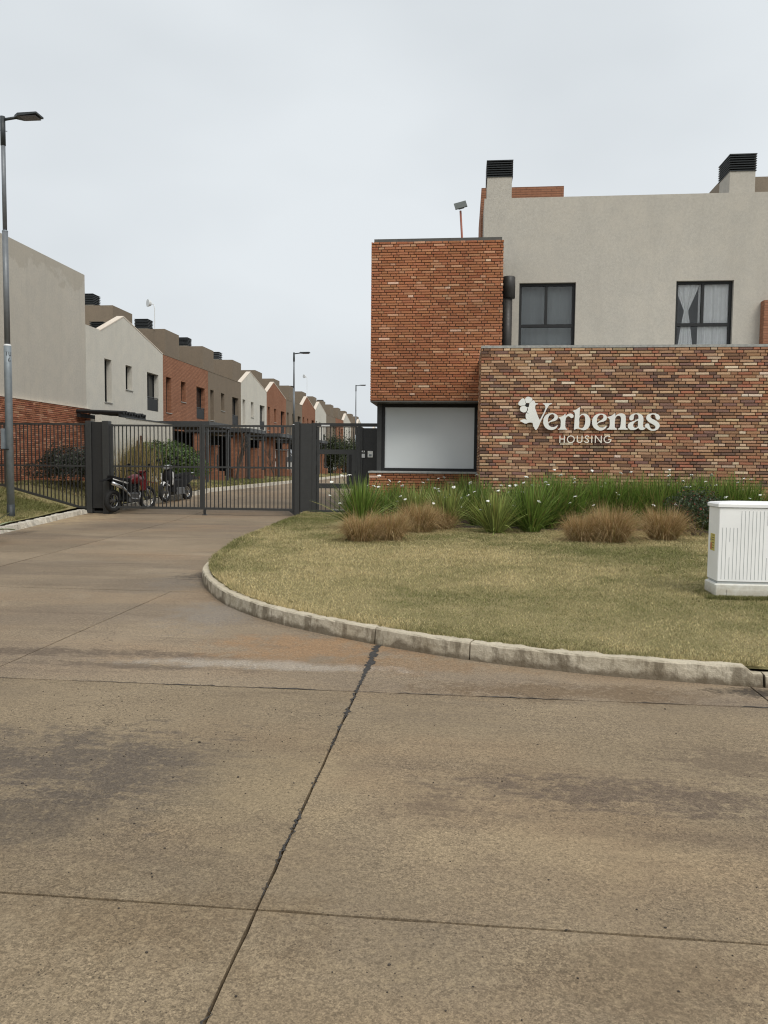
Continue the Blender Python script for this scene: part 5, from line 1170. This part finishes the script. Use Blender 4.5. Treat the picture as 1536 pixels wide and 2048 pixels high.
fx_ = [(cx0 - .10, cy0 - .10), (cx0 + cwd, cy0 - .10), (cx0 + cwd, cy0 - .013), (cx0 - .016, cy0 - .013), (cx0 - .016, cy0 + cdep), (cx0 - .10, cy0 + cdep)]
grass('grass', 'longer uncut grass around the foot of the white cabinet', fx_, 30000, lawn_r, .012, .04, .004, lambda x, y: .15 + 0 * x, near=40)
# ================================================================== motorcycles
def wheel(root, x, Rw, tw, spokes=16, name='wheel', solid=False):
    wl = MB().torus((x, 0, Rw), (0, 1, 0), Rw - tw, tw, 32, 10).smooth().build(name, 'rubber', root)
    MB().torus((x, 0, Rw), (0, 1, 0), Rw - tw * 1.9, tw * .38, 32, 6).smooth().build('rim', 'chrome', wl)
    hb = MB().tube([(x, -.07, Rw), (x, .07, Rw)], .045, 12)
    for k in range(spokes if not solid else 6):
        q = 2 * math.pi * k / (spokes if not solid else 6); d = (math.cos(q), math.sin(q)); s_ = .03 if k % 2 else -.03
        hb.tube([(x + d[0] * .03, s_ if not solid else 0, Rw + d[1] * .03), (x + d[0] * (Rw - tw * 2), 0, Rw + d[1] * (Rw - tw * 2))], .004 if not solid else .016, 5)
    hb.build('hub', 'alloy', wl); return wl
def place2(rear, front):
    d = front - rear; return (rear + front) / 2, math.atan2(d.y, d.x)
def dirt_bike():
    a = at(233, 1022, 'Z', .10); b = at(287, 1013, 'Z', .17); c_, ang = place2(a, b); c_.z = rz(c_.y)
    o = thing('dirt_bike', 'red and white dirt motorcycle with spoked wheels parked behind the gate', 'motorcycle', tuple(c_), ang, local=True)
    XR, XFr = -.66, .70; wheel(o, XR, .31, .066); wheel(o, XFr, .345, .052)
    f = MB(); f.tube([(XFr - .28, .0, .92), (-.05, 0, .78), (-.45, 0, .84)], .022, 6); f.tube([(XFr - .28, 0, .9), (.28, 0, .45), (.1, 0, .28), (-.2, 0, .3), (-.22, 0, .75)], .022, 6); f.tube([(-.2, .07, .36), (XR, .1, .30)], .024, 6); f.tube([(-.2, -.07, .36), (XR, -.1, .30)], .024, 6); f.tube([(-.2, 0, .45), (-.42, 0, .78)], .035, 8)
    f.build('frame', 'plastic_black', o)
    fk = MB()
    for s_ in (-.085, .085): fk.tube([(XFr, s_, .335), (XFr - .12, s_, .62)], .026, 8); fk.tube([(XFr - .12, s_, .62), (XFr - .30, s_, 1.0)], .02, 8)
    fk.smooth().build('fork', 'alloy', o)
    hb = MB(); hb.tube([(XFr - .40, -.40, 1.10), (XFr - .33, -.26, 1.12), (XFr - .28, -.08, 1.03), (XFr - .28, .08, 1.03), (XFr - .33, .26, 1.12), (XFr - .40, .40, 1.10)], .013, 8); hb.build('handlebar', 'plastic_black', o)
    for s_ in (-1, 1): MB().tube([(XFr - .36, s_ * .3, 1.12), (XFr - .33, s_ * .34, 1.24)], .006, 5).ball((XFr - .33, s_ * .36, 1.28), .012, .055, .035).build('mirror', 'plastic_black', o)
    tk = MB(); sec = []
    for x, w_, z0, z1 in ((.42, .07, .84, .95), (.3, .16, .72, 1.02), (.12, .17, .72, 1.02), (-.04, .12, .75, .95), (-.1, .07, .78, .88)):
        sec.append([(x, w_ * math.cos(q), (z0 + z1) / 2 + (z1 - z0) / 2 * math.sin(q)) for q in [2 * math.pi * j / 12 for j in range(12)]])
    tk.loft(sec).smooth().build('tank', 'paint_red', o)
    for s_ in (-1, 1):
        MB().prism([(.45, .90), (.2, .78), (.28, .55), (.46, .60), (.52, .75)], 'Y', s_ * .165, s_ * .18).build('shroud', 'paint_red', o)
        MB().prism([(-.1, .82), (-.45, .88), (-.78, .93), (-.8, .86), (-.45, .76), (-.15, .66)], 'Y', s_ * .1, s_ * .115).build('side_panel', 'plastic_black', o); MB().prism([(-.2, .80), (-.5, .865), (-.78, .92), (-.78, .895), (-.5, .83), (-.22, .755)], 'Y', s_ * .1155, s_ * .12).build('white_decal', 'paint_white', o)
    st = MB(); st.loft([[(x, -w_, z_), (x, w_, z_), (x, w_ * .9, z_ + .07), (x, -w_ * .9, z_ + .07)] for x, w_, z_ in ((.02, .09, .86), (-.2, .13, .83), (-.5, .14, .86), (-.75, .11, .92))]); st.build('seat', 'seat_vinyl', o)
    MB().cbox(-.34, .30, -.09, .09, .36, .80, .05).build('airbox', 'plastic_black', o)
    en = MB(); en.cbox(-.18, .2, -.15, .15, .26, .52, .03); en.tube([(.06, 0, .48), (.12, 0, .70)], [.1, .085], 12)
    for k in range(5): en.tube([(.065 + .012 * k, 0, .5 + .04 * k), (.068 + .012 * k, 0, .512 + .04 * k)], .12, 12)
    en.build('engine', 'alloy', o)
    MB().tube([(.16, -.05, .62), (.3, -.1, .5), (.22, -.13, .34), (-.1, -.15, .36), (-.3, -.15, .55), (-.45, -.15, .66), (-.85, -.15, .80)], [.02, .02, .02, .022, .03, .05, .05], 8).smooth().build('exhaust', 'chrome', o)
    fe = MB(); fe.loft([[(XFr + .36, -.06, .74), (XFr + .36, .06, .74), (XFr + .36, .06, .75), (XFr + .36, -.06, .75)], [(XFr, -.075, .80), (XFr, .075, .80), (XFr, .075, .815), (XFr, -.075, .815)], [(XFr - .3, -.06, .74), (XFr - .3, .06, .74), (XFr - .3, .06, .755), (XFr - .3, -.06, .755)]]); fe.build('front_fender', 'paint_red', o)
    MB().loft([[(-.6, -.07, .86), (-.6, .07, .86), (-.6, .07, .88), (-.6, -.07, .88)], [(-.8, -.08, .90), (-.8, .08, .90), (-.8, .08, .92), (-.8, -.08, .92)], [(-1.08, -.07, .84), (-1.08, .07, .84), (-1.08, .07, .855), (-1.08, -.07, .855)]]).build('rear_fender', 'plastic_black', o)
    hl = MB().prism([(XFr - .2, .84), (XFr - .12, .96), (XFr - .2, 1.12), (XFr - .27, 1.1), (XFr - .27, .84)], 'Y', -.1, .1).build('headlight_mask', 'paint_red', o)
    MB().ball((XFr - .13, 0, .95), .035, .075, .06).smooth().build('headlight', 'light_lens', hl)
    MB().tube([(-.05, .12, .3), (-.15, .3, .02)], .012, 6).build('kickstand', 'plastic_black', o)
    MB().box(-.02, .12, -.28, .28, .27, .3).build('foot_pegs', 'plastic_black', o)
    return o
dirt_bike()
def scooter():
    a = at(352, 1000, 'Z', .26); b = at(311, 1006, 'Z', .2); c_, ang = place2(a, b); c_ = c_ + Vector((.3, .15, 0)); ang = R(258); c_.z = rz(c_.y)
    o = thing('scooter', 'black and white scooter motorcycle leaning on its stand before the round bush', 'motorcycle', tuple(c_), ang, local=True); o.rotation_euler = (R(7), 0, ang)
    XR, XFr = -.58, .62; wheel(o, XR, .28, .06, 0, solid=True); wheel(o, XFr, .285, .052, 0, solid=True)
    fk = MB()
    for s_ in (-.07, .07): fk.tube([(XFr, s_, .275), (XFr - .14, s_, .62)], .022, 8)
    fk.build('fork', 'alloy', o)
    MB().loft([[(XFr + .16, -.05, .44), (XFr + .16, .05, .44), (XFr + .16, .04, .46), (XFr + .16, -.04, .46)], [(XFr + .02, -.07, .57), (XFr + .02, .07, .57), (XFr + .02, .06, .6), (XFr + .02, -.06, .6)], [(XFr - .2, -.08, .46), (XFr - .2, .08, .46), (XFr - .2, .07, .5), (XFr - .2, -.07, .5)]]).build('front_fender', 'paint_white', o)
    shd = MB(); shd.loft([[(x, -w_, z_), (x + .08, 0, z_ + .02), (x, w_, z_), (x - .05, 0, z_)] for x, w_, z_ in ((XFr - .3, .1, .42), (XFr - .26, .2, .62), (XFr - .3, .21, .82), (XFr - .34, .13, .98))]); shd.smooth().build('leg_shield', 'plastic_black', o)
    for s_ in (-1, 1): MB().loft([[(x, s_ * (w_ - .01), z_ - .02), (x, s_ * (w_ + .014), z_ - .02), (x + .02, s_ * (w_ + .014), z_ + .02), (x + .02, s_ * (w_ - .01), z_ + .02)] for x, w_, z_ in ((XFr - .28, .13, .5), (XFr - .24, .2, .68), (XFr - .28, .19, .86))]).build('white_stripe', 'paint_white', o)
    hd = MB(); hd.ball((XFr - .36, 0, 1.02), .11, .13, .10, 14, 10); hd = hd.smooth().build('headlamp_cowl', 'panel_grey', o)
    MB().ball((XFr - .25, 0, 1.03), .05, .12, .07).smooth().build('headlight', 'light_lens', hd)
    MB().tube([(XFr - .45, -.34, 1.08), (XFr - .38, -.15, 1.06), (XFr - .38, .15, 1.06), (XFr - .45, .34, 1.08)], .016, 8).build('handlebar', 'plastic_black', o)
    for s_ in (-1, 1): MB().tube([(XFr - .4, s_ * .24, 1.07), (XFr - .36, s_ * .3, 1.24)], .007, 5).ball((XFr - .36, s_ * .32, 1.28), .014, .06, .045).build('mirror', 'plastic_black', o)
    bd = MB(); bd.loft([[(x, -w_, z0), (x, w_, z0), (x, w_ * .85, z1), (x, -w_ * .85, z1)] for x, w_, z0, z1 in ((.25, .09, .36, .6), (.0, .12, .36, .66), (-.25, .15, .42, .74), (-.6, .15, .56, .78), (-.95, .07, .66, .80))]); bd.build('body', 'plastic_black', o)
    sb_ = MB(); sb_.loft([[(x, -w_, z0), (x, w_, z0), (x, w_ * .85, z0 + t__), (x, -w_ * .85, z0 + t__)] for x, w_, z0, t__ in ((.05, .09, .68, .06), (-.2, .13, .74, .09), (-.5, .13, .78, .09), (-.8, .1, .81, .07))]); sb_.build('seat', 'seat_vinyl', o)
    MB().cbox(-.32, .34, -.15, .15, .28, .68, .06).build('under_body', 'plastic_black', o)
    en = MB().cbox(-.25, .2, -.17, .17, .20, .42, .03); en.build('engine', 'alloy', o)
    MB().tube([(.1, -.1, .3), (-.2, -.14, .25), (-.45, -.16, .34), (-.85, -.17, .46)], [.018, .02, .045, .045], 8).smooth().build('exhaust', 'chrome', o)
    MB().tube([(-.75, -.12, .84), (-.98, -.1, .86), (-.98, .1, .86), (-.75, .12, .84)], .012, 6).build('grab_rail', 'chrome', o)
    MB().box(-1.0, -.96, -.06, .06, .68, .78).build('tail_light', 'paint_red', o); MB().tube([(-.1, .13, .25), (-.2, .32, .02)], .012, 6).build('kickstand', 'plastic_black', o)
scooter()

# ================================================================== parked cars
def car(label, loc, ang, paint, van=False):
    o = thing('parked_car', label, 'car', loc, ang, local=True, group='cars in the carports')
    H_ = 1.8 if van else 1.5
    prof = [(-1.95, .35, .75, .75), (-1.9, .3, .95, .95), (-1.6, .28, 1.0, H_ - .08 if van else 1.35), (-1.1, .28, 1.0, H_), (.3, .28, .98, H_ - .02), (.75, .28, .96, 1.28 if van else 1.2), (1.05, .28, .94, .98), (1.75, .3, .82, .82), (1.95, .4, .68, .68)]
    sec = []
    for x, z0, zb_, zt__ in prof:
        w_ = .84 if abs(x) < 1.7 else .76; wt = w_ if zt__ - zb_ < .1 else .66; e = .001 if zt__ <= zb_ else 0
        sec.append([(x, -w_ * .95, z0), (x, -w_, (z0 + zb_) / 2), (x, -w_ * .97, zb_), (x, -wt, zt__ - .04), (x, -wt * .8, zt__), (x, wt * .8, zt__), (x, wt, zt__ - .04), (x, w_ * .97, zb_), (x, w_, (z0 + zb_) / 2), (x, w_ * .95, z0)])
    b_ = MB(); b_.loft(sec).build('body', paint, o)
    for s_ in (-1, 1):
        sw = MB(); sw.prism([(-1.35, 1.03), (.85, 1.0), (.35, H_ - .12), (-1.1, H_ - .12)], 'Y', s_ * .755, s_ * .86)
        sw.v = [(x, (s_ * (.852 - (z_ - 1.0) * .32 / (H_ - 1.0))) if abs(y) > .8 else y * .8, z_) for x, y, z_ in sw.v]; sw.build('side_window', 'glass_dark', o)
    MB().loft([[(.98, -.72, 1.03), (.98, .72, 1.03), (.95, .72, 1.03), (.95, -.72, 1.03)], [(.42, -.6, H_ - .1), (.42, .6, H_ - .1), (.36, .6, H_ - .1), (.36, -.6, H_ - .1)]]).build('windscreen', 'glass_dark', o)
    MB().loft([[(-1.80, -.68, 1.04), (-1.80, .68, 1.04), (-1.7, .68, 1.04), (-1.7, -.68, 1.04)], [(-1.5 if not van else -1.66, -.6, H_ - .16), (-1.5 if not van else -1.66, .6, H_ - .16), (-1.4, .6, H_ - .16), (-1.4, -.6, H_ - .16)]]).build('rear_window', 'glass_dark', o)
    for x in (-1.25, 1.25):
        for s_ in (-1, 1):
            wl = MB().tube([(x, s_ * .66, .31), (x, s_ * .86, .31)], .31, 20).build('wheel', 'rubber', o); MB().tube([(x, s_ * .862, .31), (x, s_ * .872, .31)], .2, 14).build('rim', 'alloy', wl)
    for s_ in (-1, 1): MB().box(1.78, 1.9, s_ * .6 - .12, s_ * .6 + .12, .66, .78).build('headlight', 'light_lens', o); MB().box(-1.96, -1.88, s_ * .66 - .08, s_ * .66 + .08, .72, .95).build('tail_light', 'paint_red', o)
    MB().box(-1.99, -1.95, -.22, .22, .55, .66).build('number_plate', 'paint_white', o)
    return o
car('dark red car in the carport behind the round bush', (-12.05, 30.5, .5), R(90), 'paint_red')
car('white van parked in the carport of fourth house', (-11.3, 48.7, .5), 0, 'paint_white', True)
car('white car in a carport far down the street, seen through the pedestrian gate', (-11.9, 60.3, .5), 0, 'paint_white')
